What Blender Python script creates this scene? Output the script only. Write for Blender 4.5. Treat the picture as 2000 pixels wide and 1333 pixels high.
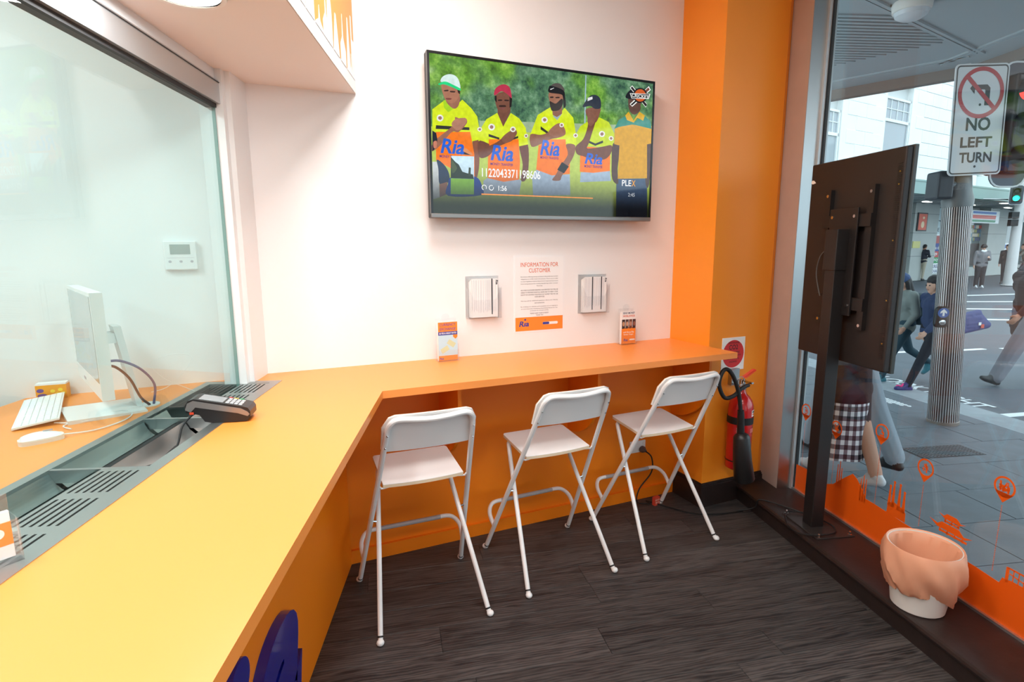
import bpy, bmesh, math, random
from mathutils import Vector, Matrix
random.seed(7)
for _o in list(bpy.data.objects): bpy.data.objects.remove(_o, do_unlink=True)
scene = bpy.context.scene
COL = scene.collection
sin, cos, PI = math.sin, math.cos, math.pi

# ------------------------------------------------------------------ camera
CAM_R = [[0.9968302, -0.0793943, -0.0051128], [0.0183284, 0.1666351, 0.9858483], [0.0774188, 0.982817, -0.1675621]]
CAM_C = (0.0, 0.0, 1.58642)
cd = bpy.data.cameras.new('camera'); cd.sensor_width = 36.0; cd.sensor_fit = 'HORIZONTAL'
cd.lens = 1090.221 / 2000.0 * 36.0; cd.clip_start = 0.03; cd.clip_end = 400
cam = bpy.data.objects.new('camera', cd); COL.objects.link(cam)
_r, _u, _f = [Vector(v) for v in CAM_R]
cam.matrix_world = Matrix(((_r.x, _u.x, -_f.x, CAM_C[0]), (_r.y, _u.y, -_f.y, CAM_C[1]), (_r.z, _u.z, -_f.z, CAM_C[2]), (0, 0, 0, 1)))
scene.camera = cam

# ------------------------------------------------------------------ world, exposure
w = bpy.data.worlds.new('overcast_sky'); scene.world = w; w.use_nodes = True
bg = w.node_tree.nodes['Background']; bg.inputs[0].default_value = (0.76, 0.90, 1.0, 1); bg.inputs[1].default_value = 2.7
vs = scene.view_settings; vs.view_transform = 'Standard'; vs.look = 'None'; vs.gamma = 1.0; vs.use_curve_mapping = False
vs.exposure = 0.0
scene.cycles.max_bounces = 7; scene.cycles.diffuse_bounces = 4; scene.cycles.glossy_bounces = 3; scene.cycles.transparent_max_bounces = 10
scene.cycles.use_adaptive_sampling = True; scene.cycles.adaptive_threshold = 0.04
scene.cycles.sample_clamp_indirect = 6.0

def lamp(name, loc, power, size, color=(0.97, 0.985, 1.0), shape='DISK'):
    l = bpy.data.lights.new(name, 'AREA'); l.shape = shape; l.size = size; l.energy = power; l.color = color
    o = bpy.data.objects.new(name, l); o.location = loc; COL.objects.link(o); return o
# square light panels in the shop ceiling and downlights in the bulkhead (each one has its fitting built further down)
CEIL_Z = 3.15
PANELS = [(-0.05, 1.95, 21), (-0.05, 0.55, 17), (1.05, 0.55, 5), (-0.05, -1.1, 19), (1.05, -1.1, 6)]
for (x, y, pw_) in PANELS: lamp('panel_beam', (x, y, CEIL_Z - 0.03), pw_, 0.56, shape='SQUARE')
SOFFIT_LIGHTS = [(-0.765, 1.755), (-0.765, 0.55), (-0.765, -0.9)]
for (x, y) in SOFFIT_LIGHTS: lamp('soffit_beam', (x, y, 2.275), 6, 0.15)
BACK_LIGHTS = [(-1.95, 1.3), (-2.6, -0.4)]
for (x, y) in BACK_LIGHTS: lamp('back_office_beam', (x, y, 2.77), 27, 0.3, (0.86, 0.97, 1.0))
# ------------------------------------------------------------------ materials
MATS = {}
def srgb(r, g, b):
    f = lambda c: (c / 255 / 12.92) if c / 255 <= 0.04045 else ((c / 255 + 0.055) / 1.055) ** 2.4
    return (f(r), f(g), f(b), 1.0)
def mat(name, col, rough=0.5, metal=0.0, spec=0.5, noise=None, bump=None, emit=0.0, trans=0.0, coat=0.0, alpha=1.0):
    """col: sRGB 0..255; noise=(scale, amount) tonal mottling; bump=(scale, strength)"""
    if name in MATS: return MATS[name]
    m = bpy.data.materials.new(name); m.use_nodes = True; MATS[name] = m
    nt = m.node_tree; b = nt.nodes['Principled BSDF']; c = srgb(*col)
    b.inputs['Base Color'].default_value = c; b.inputs['Roughness'].default_value = rough; b.inputs['Metallic'].default_value = metal
    b.inputs['Specular IOR Level'].default_value = spec
    if coat: b.inputs['Coat Weight'].default_value = coat; b.inputs['Coat Roughness'].default_value = 0.08
    if trans: b.inputs['Transmission Weight'].default_value = trans
    if alpha < 1: b.inputs['Alpha'].default_value = alpha
    if emit:
        b.inputs['Emission Color'].default_value = c; b.inputs['Emission Strength'].default_value = emit; m.cycles.emission_sampling = 'NONE'
    if noise or bump:
        tc = nt.nodes.new('ShaderNodeTexCoord')
        if noise:
            n = nt.nodes.new('ShaderNodeTexNoise'); n.inputs['Scale'].default_value = noise[0]; n.inputs['Detail'].default_value = 5
            nt.links.new(tc.outputs['Object'], n.inputs['Vector'])
            mr = nt.nodes.new('ShaderNodeMapRange'); mr.inputs[1].default_value = 0.25; mr.inputs[2].default_value = 0.75
            mr.inputs[3].default_value = 1 - noise[1]; mr.inputs[4].default_value = 1 + noise[1]; nt.links.new(n.outputs[0], mr.inputs[0])
            mx = nt.nodes.new('ShaderNodeVectorMath'); mx.operation = 'SCALE'; mx.inputs[0].default_value = c[:3]
            nt.links.new(mr.outputs[0], mx.inputs['Scale']); nt.links.new(mx.outputs[0], b.inputs['Base Color'])
        if bump:
            n2 = nt.nodes.new('ShaderNodeTexNoise'); n2.inputs['Scale'].default_value = bump[0]; n2.inputs['Detail'].default_value = 4
            nt.links.new(tc.outputs['Object'], n2.inputs['Vector'])
            bp = nt.nodes.new('ShaderNodeBump'); bp.inputs['Strength'].default_value = bump[1]; bp.inputs['Distance'].default_value = 0.01
            nt.links.new(n2.outputs[0], bp.inputs['Height']); nt.links.new(bp.outputs[0], b.inputs['Normal'])
    return m
def glass_mat(name, tint, refl=1.0, rough=0.0, ior=1.5, solid=0.0):
    """thin pane: tinted see-through plus fresnel mirror reflection; solid>0 adds a faint white body (acrylic haze)"""
    if name in MATS: return MATS[name]
    m = bpy.data.materials.new(name); m.use_nodes = True; MATS[name] = m; nt = m.node_tree; nt.nodes.clear()
    out = nt.nodes.new('ShaderNodeOutputMaterial'); mix = nt.nodes.new('ShaderNodeMixShader')
    lw = nt.nodes.new('ShaderNodeLayerWeight'); lw.inputs['Blend'].default_value = 0.5      # facing = 1 - cos, the same from either side
    pw = nt.nodes.new('ShaderNodeMath'); pw.operation = 'POWER'; pw.inputs[1].default_value = 5.0; nt.links.new(lw.outputs['Facing'], pw.inputs[0])
    fr = nt.nodes.new('ShaderNodeMath'); fr.operation = 'MULTIPLY_ADD'; fr.inputs[1].default_value = 0.96; fr.inputs[2].default_value = ((ior - 1) / (ior + 1)) ** 2; nt.links.new(pw.outputs[0], fr.inputs[0])
    tr = nt.nodes.new('ShaderNodeBsdfTransparent'); tr.inputs[0].default_value = (*tint, 1)
    gl = nt.nodes.new('ShaderNodeBsdfGlossy'); gl.inputs['Roughness'].default_value = rough; gl.inputs[0].default_value = (refl, refl, refl, 1)
    src = tr
    if solid:
        df = nt.nodes.new('ShaderNodeBsdfDiffuse'); df.inputs[0].default_value = (0.9, 0.9, 0.9, 1)
        m2 = nt.nodes.new('ShaderNodeMixShader'); m2.inputs[0].default_value = solid
        nt.links.new(tr.outputs[0], m2.inputs[1]); nt.links.new(df.outputs[0], m2.inputs[2]); src = m2
    nt.links.new(fr.outputs[0], mix.inputs[0]); nt.links.new(src.outputs[0], mix.inputs[1]); nt.links.new(gl.outputs[0], mix.inputs[2])
    nt.links.new(mix.outputs[0], out.inputs[0]); return m

# ------------------------------------------------------------------ mesh building
class MB:
    def __init__(self): self.v = []; self.f = []; self.mi = []; self.cur = 0
    def add(self, vs, fs):
        k = len(self.v); self.v += [tuple(p) for p in vs]
        for f in fs: self.f.append(tuple(i + k for i in f)); self.mi.append(self.cur)
        return self
    def box(self, x0, x1, y0, y1, z0, z1):
        return self.add([(x0, y0, z0), (x1, y0, z0), (x1, y1, z0), (x0, y1, z0), (x0, y0, z1), (x1, y0, z1), (x1, y1, z1), (x0, y1, z1)],
                        [(3, 2, 1, 0), (4, 5, 6, 7), (0, 1, 5, 4), (1, 2, 6, 5), (2, 3, 7, 6), (3, 0, 4, 7)])
    def rbox(self, x0, x1, y0, y1, z0, z1, r=0.004, seg=2):
        bm = bmesh.new(); bmesh.ops.create_cube(bm, size=1)
        for q in bm.verts: q.co = Vector(((x0 + x1) / 2 + q.co.x * (x1 - x0), (y0 + y1) / 2 + q.co.y * (y1 - y0), (z0 + z1) / 2 + q.co.z * (z1 - z0)))
        bmesh.ops.bevel(bm, geom=bm.edges[:], offset=r, segments=seg, profile=0.5, affect='EDGES')
        return self.bm(bm)
    def bm(self, bm):
        bm.verts.index_update(); self.add([q.co[:] for q in bm.verts], [tuple(q.index for q in f.verts) for f in bm.faces]); bm.free(); return self
    def prism(self, pts, z0, z1):   # polygon in xy (ccw) extruded in z
        n = len(pts)
        a = sum(pts[i][0] * pts[(i + 1) % n][1] - pts[(i + 1) % n][0] * pts[i][1] for i in range(n))
        if a < 0: pts = pts[::-1]
        return self.add([(p[0], p[1], z0) for p in pts] + [(p[0], p[1], z1) for p in pts],
                        [tuple(range(n - 1, -1, -1)), tuple(range(n, 2 * n))] + [(i, (i + 1) % n, n + (i + 1) % n, n + i) for i in range(n)])
    def plate(self, pts, y0, y1):   # polygon in xz extruded along y; y0 is the front (towards -y)
        n = len(pts)
        a = sum(pts[i][0] * pts[(i + 1) % n][1] - pts[(i + 1) % n][0] * pts[i][1] for i in range(n))
        if a < 0: pts = pts[::-1]
        return self.add([(p[0], y0, p[1]) for p in pts] + [(p[0], y1, p[1]) for p in pts],
                        [tuple(range(n)), tuple(range(2 * n - 1, n - 1, -1))] + [(i, n + i, n + (i + 1) % n, (i + 1) % n) for i in range(n)])
    def tube(self, pts, r, seg=8, closed=False, caps=True):
        pts = [Vector(p) for p in pts]; n = len(pts); rs = r if isinstance(r, (list, tuple)) else [r] * n
        T = []
        for i in range(n):
            a = pts[(i - 1) % n] if (closed or i > 0) else pts[i]; b = pts[(i + 1) % n] if (closed or i < n - 1) else pts[i]
            d = b - a; T.append(d.normalized() if d.length > 1e-9 else Vector((0, 0, 1)))
        up = Vector((0, 0, 1)) if abs(T[0].z) < 0.9 else Vector((1, 0, 0))
        N = (up - T[0] * up.dot(T[0])).normalized(); k = len(self.v); V = []
        for i in range(n):
            N = (N - T[i] * N.dot(T[i]));  N = N.normalized() if N.length > 1e-6 else T[i].orthogonal().normalized()
            B = T[i].cross(N)
            for j in range(seg):
                an = 2 * PI * j / seg; V.append(pts[i] + (N * cos(an) + B * sin(an)) * rs[i])
        F = []
        for i in range(n if closed else n - 1):
            i2 = (i + 1) % n
            for j in range(seg): F.append((i * seg + j, i * seg + (j + 1) % seg, i2 * seg + (j + 1) % seg, i2 * seg + j))
        if caps and not closed: F += [tuple(range(seg - 1, -1, -1)), tuple((n - 1) * seg + j for j in range(seg))]
        return self.add(V, F)
    def lathe(self, prof, c=(0, 0, 0), seg=24, axis='z', cap=True):   # prof: (radius, height)
        V = []; F = []
        for (r, h) in prof:
            for j in range(seg):
                a = 2 * PI * j / seg; p = (r * cos(a), r * sin(a), h)
                if axis == 'y': p = (p[0], -p[2], p[1])
                if axis == 'x': p = (p[2], p[0], p[1])
                V.append((p[0] + c[0], p[1] + c[1], p[2] + c[2]))
        n = len(prof)
        for i in range(n - 1):
            for j in range(seg): F.append((i * seg + j, i * seg + (j + 1) % seg, (i + 1) * seg + (j + 1) % seg, (i + 1) * seg + j))
        if cap: F += [tuple(range(seg - 1, -1, -1)), tuple((n - 1) * seg + j for j in range(seg))]
        return self.add(V, F)
    def ball(self, c, r, seg=12, sz=(1, 1, 1)):
        V = []; F = []; n = max(4, seg // 2)
        for i in range(n + 1):
            t = PI * i / n
            for j in range(seg):
                a = 2 * PI * j / seg; V.append((c[0] + r * sz[0] * sin(t) * cos(a), c[1] + r * sz[1] * sin(t) * sin(a), c[2] - r * sz[2] * cos(t)))
        for i in range(n):
            for j in range(seg): F.append((i * seg + j, i * seg + (j + 1) % seg, (i + 1) * seg + (j + 1) % seg, (i + 1) * seg + j))
        return self.add(V, F)
    def xf(self, fn, start=0):
        for i in range(start, len(self.v)): self.v[i] = tuple(fn(self.v[i]))
        return self
    def mesh(self, name, mats, smooth=False):
        me = bpy.data.meshes.new(name); me.from_pydata(self.v, [], self.f)
        if not isinstance(mats, (list, tuple)): mats = [mats]
        for m in mats: me.materials.append(m)
        if len(mats) > 1: me.polygons.foreach_set('material_index', self.mi)
        bm = bmesh.new(); bm.from_mesh(me); bmesh.ops.remove_doubles(bm, verts=bm.verts, dist=1e-6) if smooth else None
        bmesh.ops.recalc_face_normals(bm, faces=bm.faces)
        if smooth:
            for f in bm.faces: f.smooth = True
            for e in bm.edges:
                if len(e.link_faces) == 2 and e.calc_face_angle(0) > 0.62: e.smooth = False
        bm.to_mesh(me); bm.free(); me.update(); return me
    def build(self, name, mats, parent=None, smooth=False, loc=None, rz=None, label=None):
        return link(name, self.mesh(name, mats, smooth), parent, loc, rz, label)
def link(name, me, parent=None, loc=None, rz=None, label=None):
    o = bpy.data.objects.new(name, me); COL.objects.link(o)
    if parent is not None: o.parent = parent
    if loc: o.location = loc
    if rz: o.rotation_euler = (0, 0, rz)
    if label: o['label'] = label
    return o
def tag(o, label, cat, group=None):
    o['label'] = label; o['category'] = cat
    if group: o['group'] = group
    return o
def thing(name, label, cat, loc=(0, 0, 0), rz=0.0, group=None):
    o = bpy.data.objects.new(name, None); COL.objects.link(o); o.empty_display_size = 0.05
    o.location = loc; o.rotation_euler = (0, 0, rz); return tag(o, label, cat, group)
def struct(o): o['kind'] = 'structure'; return o
def spline(pts, n=6, closed=False):
    P = [Vector(p) for p in pts]; out = []; m = len(P)
    for i in range(m if closed else m - 1):
        if closed: a, b, c, d = P[(i - 1) % m], P[i], P[(i + 1) % m], P[(i + 2) % m]
        else: a, b, c, d = P[max(i - 1, 0)], P[i], P[i + 1], P[min(i + 2, m - 1)]
        for k in range(n):
            t = k / n; out.append(0.5 * ((2 * b) + (c - a) * t + (2 * a - 5 * b + 4 * c - d) * t * t + (3 * b - a - 3 * c + d) * t ** 3))
    if not closed: out.append(P[-1])
    return out
def fillet(pts, r, n=6):   # rounds the inner corners of a 3d polyline
    P = [Vector(p) for p in pts]; out = [P[0]]
    for i in range(1, len(P) - 1):
        a = (P[i - 1] - P[i]); b = (P[i + 1] - P[i]); rr = min(r, a.length * 0.49, b.length * 0.49)
        A = P[i] + a.normalized() * rr; B = P[i] + b.normalized() * rr
        for k in range(n + 1):
            t = k / n; out.append(A * (1 - t) ** 2 + P[i] * 2 * t * (1 - t) + B * t * t)
    return out + [P[-1]]
def circle(cx, cy, r, n=20, a0=0.0, a1=2 * PI):
    return [(cx + r * cos(a0 + (a1 - a0) * i / n), cy + r * sin(a0 + (a1 - a0) * i / n)) for i in range(n if abs(a1 - a0 - 2 * PI) < 1e-6 else n + 1)]
def rrect(x0, x1, z0, z1, r, n=4):
    o = []
    for cx, cz, a in ((x1 - r, z1 - r, 0), (x0 + r, z1 - r, PI / 2), (x0 + r, z0 + r, PI), (x1 - r, z0 + r, 1.5 * PI)):
        o += [(cx + r * cos(a + PI / 2 * i / n), cz + r * sin(a + PI / 2 * i / n)) for i in range(n + 1)]
    return o
_TX = {}
def text_geo(s, bold=0.0, shear=0.0):
    """outline mesh of a line of lettering, scaled to a unit box (x 0..1, y 0..1)"""
    key = (s, bold, shear)
    if key not in _TX:
        cu = bpy.data.curves.new('lettering', 'FONT'); cu.body = s; cu.offset = bold; cu.shear = shear; cu.resolution_u = 3; cu.fill_mode = 'FRONT'
        ob = bpy.data.objects.new('lettering', cu); me = bpy.data.meshes.new_from_object(ob)
        V = [v.co[:] for v in me.vertices]; F = [tuple(p.vertices) for p in me.polygons]
        bpy.data.objects.remove(ob); bpy.data.meshes.remove(me); bpy.data.curves.remove(cu)
        xs = [v[0] for v in V]; ys = [v[1] for v in V]; x0, x1, y0, y1 = min(xs), max(xs), min(ys), max(ys)
        _TX[key] = ([((v[0] - x0) / (x1 - x0), (v[1] - y0) / (y1 - y0)) for v in V], F, (x1 - x0) / (y1 - y0))
    return _TX[key]
def add_text(mb, s, x, z, wdt, hgt, y=0.0, bold=0.0, shear=0.0, mirror=False):
    """flat lettering in the xz plane facing -y, lower left corner at (x, z)"""
    V, F, asp = text_geo(s, bold, shear)
    if hgt is None: hgt = wdt / asp
    if wdt is None: wdt = hgt * asp
    mb.add([(x + ((1 - a) if mirror else a) * wdt, y, z + b * hgt) for a, b in V], F); return wdt
def text_part(name, m, parent, *a, **k):
    b = MB(); add_text(b, *a, **k); return b.build(name, m, parent)
def flat_poly(mb, pts, y): mb.add([(p[0], y, p[1]) for p in pts], [tuple(range(len(pts)))])

# ------------------------------------------------------------------ frames of the room
WA = math.radians(19.5); UX, UY = cos(WA), sin(WA); W0 = 2.814      # back wall: runs along (UX, UY)
OM = 0.0635                                                         # street window: turned by this angle from +Y
def WP(u, d, z=0.0): return (UX * u - UY * (W0 - d), UY * u + UX * (W0 - d), z)
def MP(m, s, z=0.0): return (cos(OM) * m - sin(OM) * s, sin(OM) * m + cos(OM) * s, z)
def uxy(u, d): return WP(u, d)[:2]
def mxy(m, s): return MP(m, s)[:2]
# ------------------------------------------------------------------ room shell
def ywall(x, d=0.0): return (W0 - d + UY * x) / UX
M_WALL = mat('white_paint', (240, 238, 236), 0.55, noise=(3, 0.012), bump=(60, 0.03))
M_CEIL = mat('ceiling_white', (236, 235, 233), 0.6)
M_SOFF = mat('soffit_white', (233, 229, 226), 0.5)
M_ORNG = mat('orange_laminate_lit', (250, 150, 62), 0.40, spec=0.95, bump=(180, 0.012))  # worktop: paler copy of the counter laminate, highlight washout put into the colour
M_ORNP = mat('orange_laminate_shaded', (247, 132, 16), 0.40, spec=0.4, bump=(180, 0.012))  # panels: deeper copy of the same laminate, under-counter shade put into the colour
M_ORNW = mat('orange_wall_paint', (249, 150, 34), 0.45, noise=(2.5, 0.02), bump=(90, 0.03))
M_DARKWOOD = mat('dark_stained_timber', (40, 30, 28), 0.42, noise=(14, 0.25), bump=(50, 0.05))
M_STEEL = mat('brushed_steel', (178, 180, 180), 0.32, 1.0, bump=(120, 0.01))
M_ALU = mat('satin_aluminium', (196, 200, 202), 0.35, 0.9)
M_GREYMET = mat('grey_window_metal', (186, 192, 194), 0.4, 0.55)
M_BLACK = mat('black_plastic', (22, 21, 22), 0.42)
M_BLACKMET = mat('black_powder_coat', (30, 27, 27), 0.45)
M_RUBBER = mat('black_rubber', (18, 18, 19), 0.6)
M_WHITEPL = mat('white_plastic', (236, 236, 234), 0.35)
M_WHITEMET = mat('white_painted_tube', (236, 234, 232), 0.3, coat=0.2)
M_CHROME = mat('chrome', (205, 205, 205), 0.12, 1.0)
M_PAPER = mat('white_paper', (242, 241, 239), 0.6)
M_BLUE = mat('logo_blue', (24, 28, 128), 0.25, coat=0.3)
M_PRINTBLUE = mat('print_blue', (52, 60, 150), 0.5)
M_PRINTORNG = mat('print_orange', (246, 138, 36), 0.5)
M_PRINTRED = mat('print_orange_red', (228, 104, 54), 0.5)
M_INK = mat('print_ink', (70, 70, 76), 0.6)
M_FAINT = mat('print_faint_grey', (176, 174, 180), 0.6)
M_LIGHT = mat('lit_diffuser', (255, 250, 240), 0.4, emit=6.0)

def wood_floor_mat():
    m = bpy.data.materials.new('dark_vinyl_plank'); m.use_nodes = True; nt = m.node_tree; b = nt.nodes['Principled BSDF']; N = nt.nodes.new; L = nt.links.new
    tc = N('ShaderNodeTexCoord'); oi = N('ShaderNodeObjectInfo'); ml = N('ShaderNodeMath'); ml.operation = 'MULTIPLY'; ml.inputs[1].default_value = 37.0
    L(oi.outputs['Random'], ml.inputs[0]); va = N('ShaderNodeVectorMath'); va.operation = 'ADD'; L(tc.outputs['Object'], va.inputs[0]); L(ml.outputs[0], va.inputs[1])
    mp = N('ShaderNodeMapping'); mp.inputs['Scale'].default_value = (1.1, 8.0, 1.0); L(va.outputs[0], mp.inputs[0])
    n1 = N('ShaderNodeTexNoise'); n1.inputs['Scale'].default_value = 2.2; n1.inputs['Detail'].default_value = 5; n1.inputs['Roughness'].default_value = 0.5; n1.inputs['Distortion'].default_value = 2.2; L(mp.outputs[0], n1.inputs['Vector'])
    mp2 = N('ShaderNodeMapping'); mp2.inputs['Scale'].default_value = (0.9, 6.0, 1.0); L(va.outputs[0], mp2.inputs[0])
    wv = N('ShaderNodeTexWave'); wv.wave_type = 'RINGS'; wv.inputs['Scale'].default_value = 4.0; wv.inputs['Distortion'].default_value = 11.0; wv.inputs['Detail'].default_value = 3; wv.inputs['Detail Scale'].default_value = 1.2; L(mp2.outputs[0], wv.inputs['Vector'])
    mx = N('ShaderNodeMath'); mx.operation = 'MULTIPLY_ADD'; mx.inputs[1].default_value = 0.34; L(wv.outputs['Fac'], mx.inputs[0]); L(n1.outputs[0], mx.inputs[2])
    cr = N('ShaderNodeValToRGB'); e = cr.color_ramp.elements; e[0].position = 0.36; e[0].color = srgb(33, 31, 32); e[1].position = 0.95; e[1].color = srgb(80, 75, 73)
    L(mx.outputs[0], cr.inputs[0])
    mr = N('ShaderNodeMapRange'); mr.inputs[3].default_value = 0.72; mr.inputs[4].default_value = 1.25; L(oi.outputs['Random'], mr.inputs[0])
    sc = N('ShaderNodeVectorMath'); sc.operation = 'SCALE'; L(cr.outputs[0], sc.inputs[0]); L(mr.outputs[0], sc.inputs['Scale']); L(sc.outputs[0], b.inputs['Base Color'])
    b.inputs['Roughness'].default_value = 0.48; b.inputs['Specular IOR Level'].default_value = 0.4
    bp = N('ShaderNodeBump'); bp.inputs['Strength'].default_value = 0.10; bp.inputs['Distance'].default_value = 0.003; L(mx.outputs[0], bp.inputs['Height']); L(bp.outputs[0], b.inputs['Normal'])
    return m
M_FLOOR = wood_floor_mat()

# floor: base slab and single planks laid askew to the counter
fl = struct(MB().prism([(-3.5, -3.3), mxy(2.1, -3.4), mxy(2.1, 3.2), uxy(2.9, .2), uxy(-3.6, -.1)], -0.12, -0.004).build('floor', mat('plank_joint', (14, 12, 12), 0.8)))
PA = math.radians(8.0); px_, py_ = (cos(PA), sin(PA)), (-sin(PA), cos(PA))
pl_mesh = {}
def plank_mesh(L):
    k = round(L, 2)
    if k not in pl_mesh: pl_mesh[k] = MB().rbox(0, L - 0.0016, 0, 0.1534, -0.004, 0.0, 0.0009, 1).mesh('plank', M_FLOOR)
    return pl_mesh[k]
origin = (0.52, 2.08)     # a visible butt joint sits on this point
for row in range(-34, 12):
    off = random.uniform(0, 1.2) if row not in (-1, 0) else (0.0 if row == -1 else 0.55)
    for k in range(-4, 3):
        x = off + k * 1.2 - 0.0; y = row * 0.155
        wx = origin[0] + px_[0] * x + py_[0] * y; wy = origin[1] + px_[1] * x + py_[1] * y
        ex, ey = wx + px_[0] * 1.2, wy + px_[1] * 1.2
        if ex < -0.7 or wx > 2.2 or wy < -3.2 or min(wy, ey) > 3.5: continue
        L_ = 1.2      # boards are cut off beneath the window step
        while L_ > .03 and cos(OM) * (wx + px_[0] * L_) + sin(OM) * (wy + px_[1] * L_) > 1.98: L_ -= .04
        if L_ > .03: link('plank', plank_mesh(L_), fl, (wx, wy, 0.0), PA)

wb = MB(); wb.prism([uxy(-3.6, 0), uxy(2.5, 0), uxy(2.5, -0.2), uxy(-3.6, -0.2)], -0.1, CEIL_Z + 0.1)
wb.prism([uxy(-3.6, 0.06), uxy(-0.075, 0.06), uxy(-0.075, -0.05), uxy(-3.6, -0.05)], -0.1, 2.9)
struct(wb.build('wall_back', M_WALL))
struct(MB().box(-3.6, -3.4, -3.3, 2.3, -0.1, 3.2).build('wall_left', M_WALL))
struct(MB().box(-3.5, 2.6, -3.45, -3.3, -0.1, 3.25).build('wall_rear', M_WALL))
struct(MB().prism([(-1.08, -3.4), (2.45, -3.4), MP(2.2, 3.3)[:2], uxy(3.3, -0.1), uxy(-0.2, -0.1)], CEIL_Z, CEIL_Z + 0.12).build('ceiling', M_CEIL))
struct(MB().prism([(-3.5, -3.4), (-1.09, -3.4), (-1.09, ywall(-1.09) + .1), (-3.5, ywall(-3.5) + .1)], 2.8, 2.92).build('ceiling_office', M_CEIL))
# bulkhead over the counter
bh = struct(MB().prism([(-1.10, -3.3), (-0.505, -3.3), (-0.505, ywall(-0.505) + .02), (-1.10, ywall(-1.10) + .02)], 2.289, CEIL_Z + 0.02).build('ceiling_bulkhead', M_SOFF))
# orange pier at the street corner
pier = struct(MB().prism([uxy(2.362, -0.3), uxy(2.362, 0.345), uxy(2.826, 0.345), mxy(2.074, 3.17), mxy(2.2, 3.17), mxy(2.2, 4.3), uxy(2.6, -0.6)], -0.1, CEIL_Z + 0.05).build('wall_pier', M_ORNW))
bb = MB()
for d, h0, h1 in ((0.018, 0.0, 0.132), (0.012, 0.132, 0.142), (0.007, 0.142, 0.15)):
    bb.prism([uxy(2.362 - d, 0.11), uxy(2.362 - d, 0.345 + d), uxy(2.85, 0.345 + d), uxy(2.85, 0.345), uxy(2.362, 0.345), uxy(2.362, 0.11)], h0, h1)
struct(bb.build('baseboard_pier', M_DARKWOOD))
sp = [(1.874, 0), (1.874, 0.072), (1.865, 0.078), (1.862, 0.088), (1.866, 0.098), (1.876, 0.1015), (2.195, 0.1015), (2.195, 0)]
st = MB(); n = len(sp)
st.add([MP(m, -3.3, z) for m, z in sp] + [MP(m, 3.2, z) for m, z in sp], [tuple(range(n)), tuple(range(2 * n - 1, n - 1, -1))] + [(i, i + n, (i + 1) % n + n, (i + 1) % n) for i in range(n)])
struct(st.build('trim_1', M_DARKWOOD))

# street window
def window_street():
    w1 = MB(); w1.prism([mxy(2.074, 2.983), mxy(2.155, 2.983), mxy(2.155, 3.175), mxy(2.074, 3.175)], 0.1, CEIL_Z)
    root = struct(w1.build('window_1', M_STEEL)); MB().prism([mxy(2.0725, 2.985), mxy(2.0745, 2.985), mxy(2.0745, 3.175), mxy(2.0725, 3.175)], 0.102, CEIL_Z).build('mullion_reflection_skin', mat('painted_reflection_brown', (182, 166, 158), .5, .1, noise=(9, .06)), root)  # thin added skin: brown colour paints the orange interior's reflection in the steel
    MB().prism([mxy(2.155, 2.968), mxy(2.205, 2.968), mxy(2.205, 3.0), mxy(2.155, 3.0)], 0.1, CEIL_Z).build('frame_jamb', M_GREYMET, root)
    MB().prism([mxy(2.172, 2.963), mxy(2.192, 2.963), mxy(2.192, 2.97), mxy(2.172, 2.97)], 0.112, CEIL_Z).build('gasket', M_RUBBER, root)
    MB().prism([mxy(2.162, -3.2), mxy(2.2, -3.2), mxy(2.2, 2.968), mxy(2.162, 2.968)], 0.1, 0.113).build('frame_sill', M_ALU, root)
    MB().prism([mxy(2.176, -3.2), mxy(2.186, -3.2), mxy(2.186, 2.964), mxy(2.176, 2.964)], 0.113, CEIL_Z).build('pane', glass_mat('street_glass', (0.93, 0.97, 0.97), 0.9), root)
    return root
WIN = window_street()
M_VINYL = mat('orange_vinyl', (238, 96, 14), 0.38)
_band = [(2.955, .265), (2.852, .271), (2.691, .252), (2.64, .275), (2.591, .32), (2.55, .355), (2.506, .391), (2.475, .375), (2.446, .349), (2.405, .297), (2.353, .297), (2.272, .293), (2.179, .287), (2.066, .285), (1.937, .282), (1.809, .280), (1.744, .275), (1.713, .273), (1.703, .301), (1.688, .298), (1.673, .305), (1.621, .307), (1.5, .29), (1.2, .30), (1.0, .35), (0.8, .28), (0.3, .29), (0.0, .4), (-0.4, .28), (-1.5, .3), (-3.1, .28), (-3.1, .113), (2.955, .113)]
VM = 2.1745
def vinyl(name, polys):   # polygons in (s, z) stuck on the inside of the pane
    b = MB()
    for pts in polys:
        k = len(pts); b.add([MP(VM, p[0], p[1]) for p in pts] + [MP(VM + 0.0008, p[0], p[1]) for p in pts], [tuple(range(k)), tuple(range(2 * k - 1, k - 1, -1))] + [(i, i + k, (i + 1) % k + k, (i + 1) % k) for i in range(k)])
    return b.build(name, M_VINYL, WIN)
vinyl('skyline_decal', [_band])
def seg(a, b, w):
    dx, dz = b[0] - a[0], b[1] - a[1]; l = math.hypot(dx, dz); nx, nz = -dz / l * w / 2, dx / l * w / 2
    return [(a[0] + nx, a[1] + nz), (b[0] + nx, b[1] + nz), (b[0] - nx, b[1] - nz), (a[0] - nx, a[1] - nz)]
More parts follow.
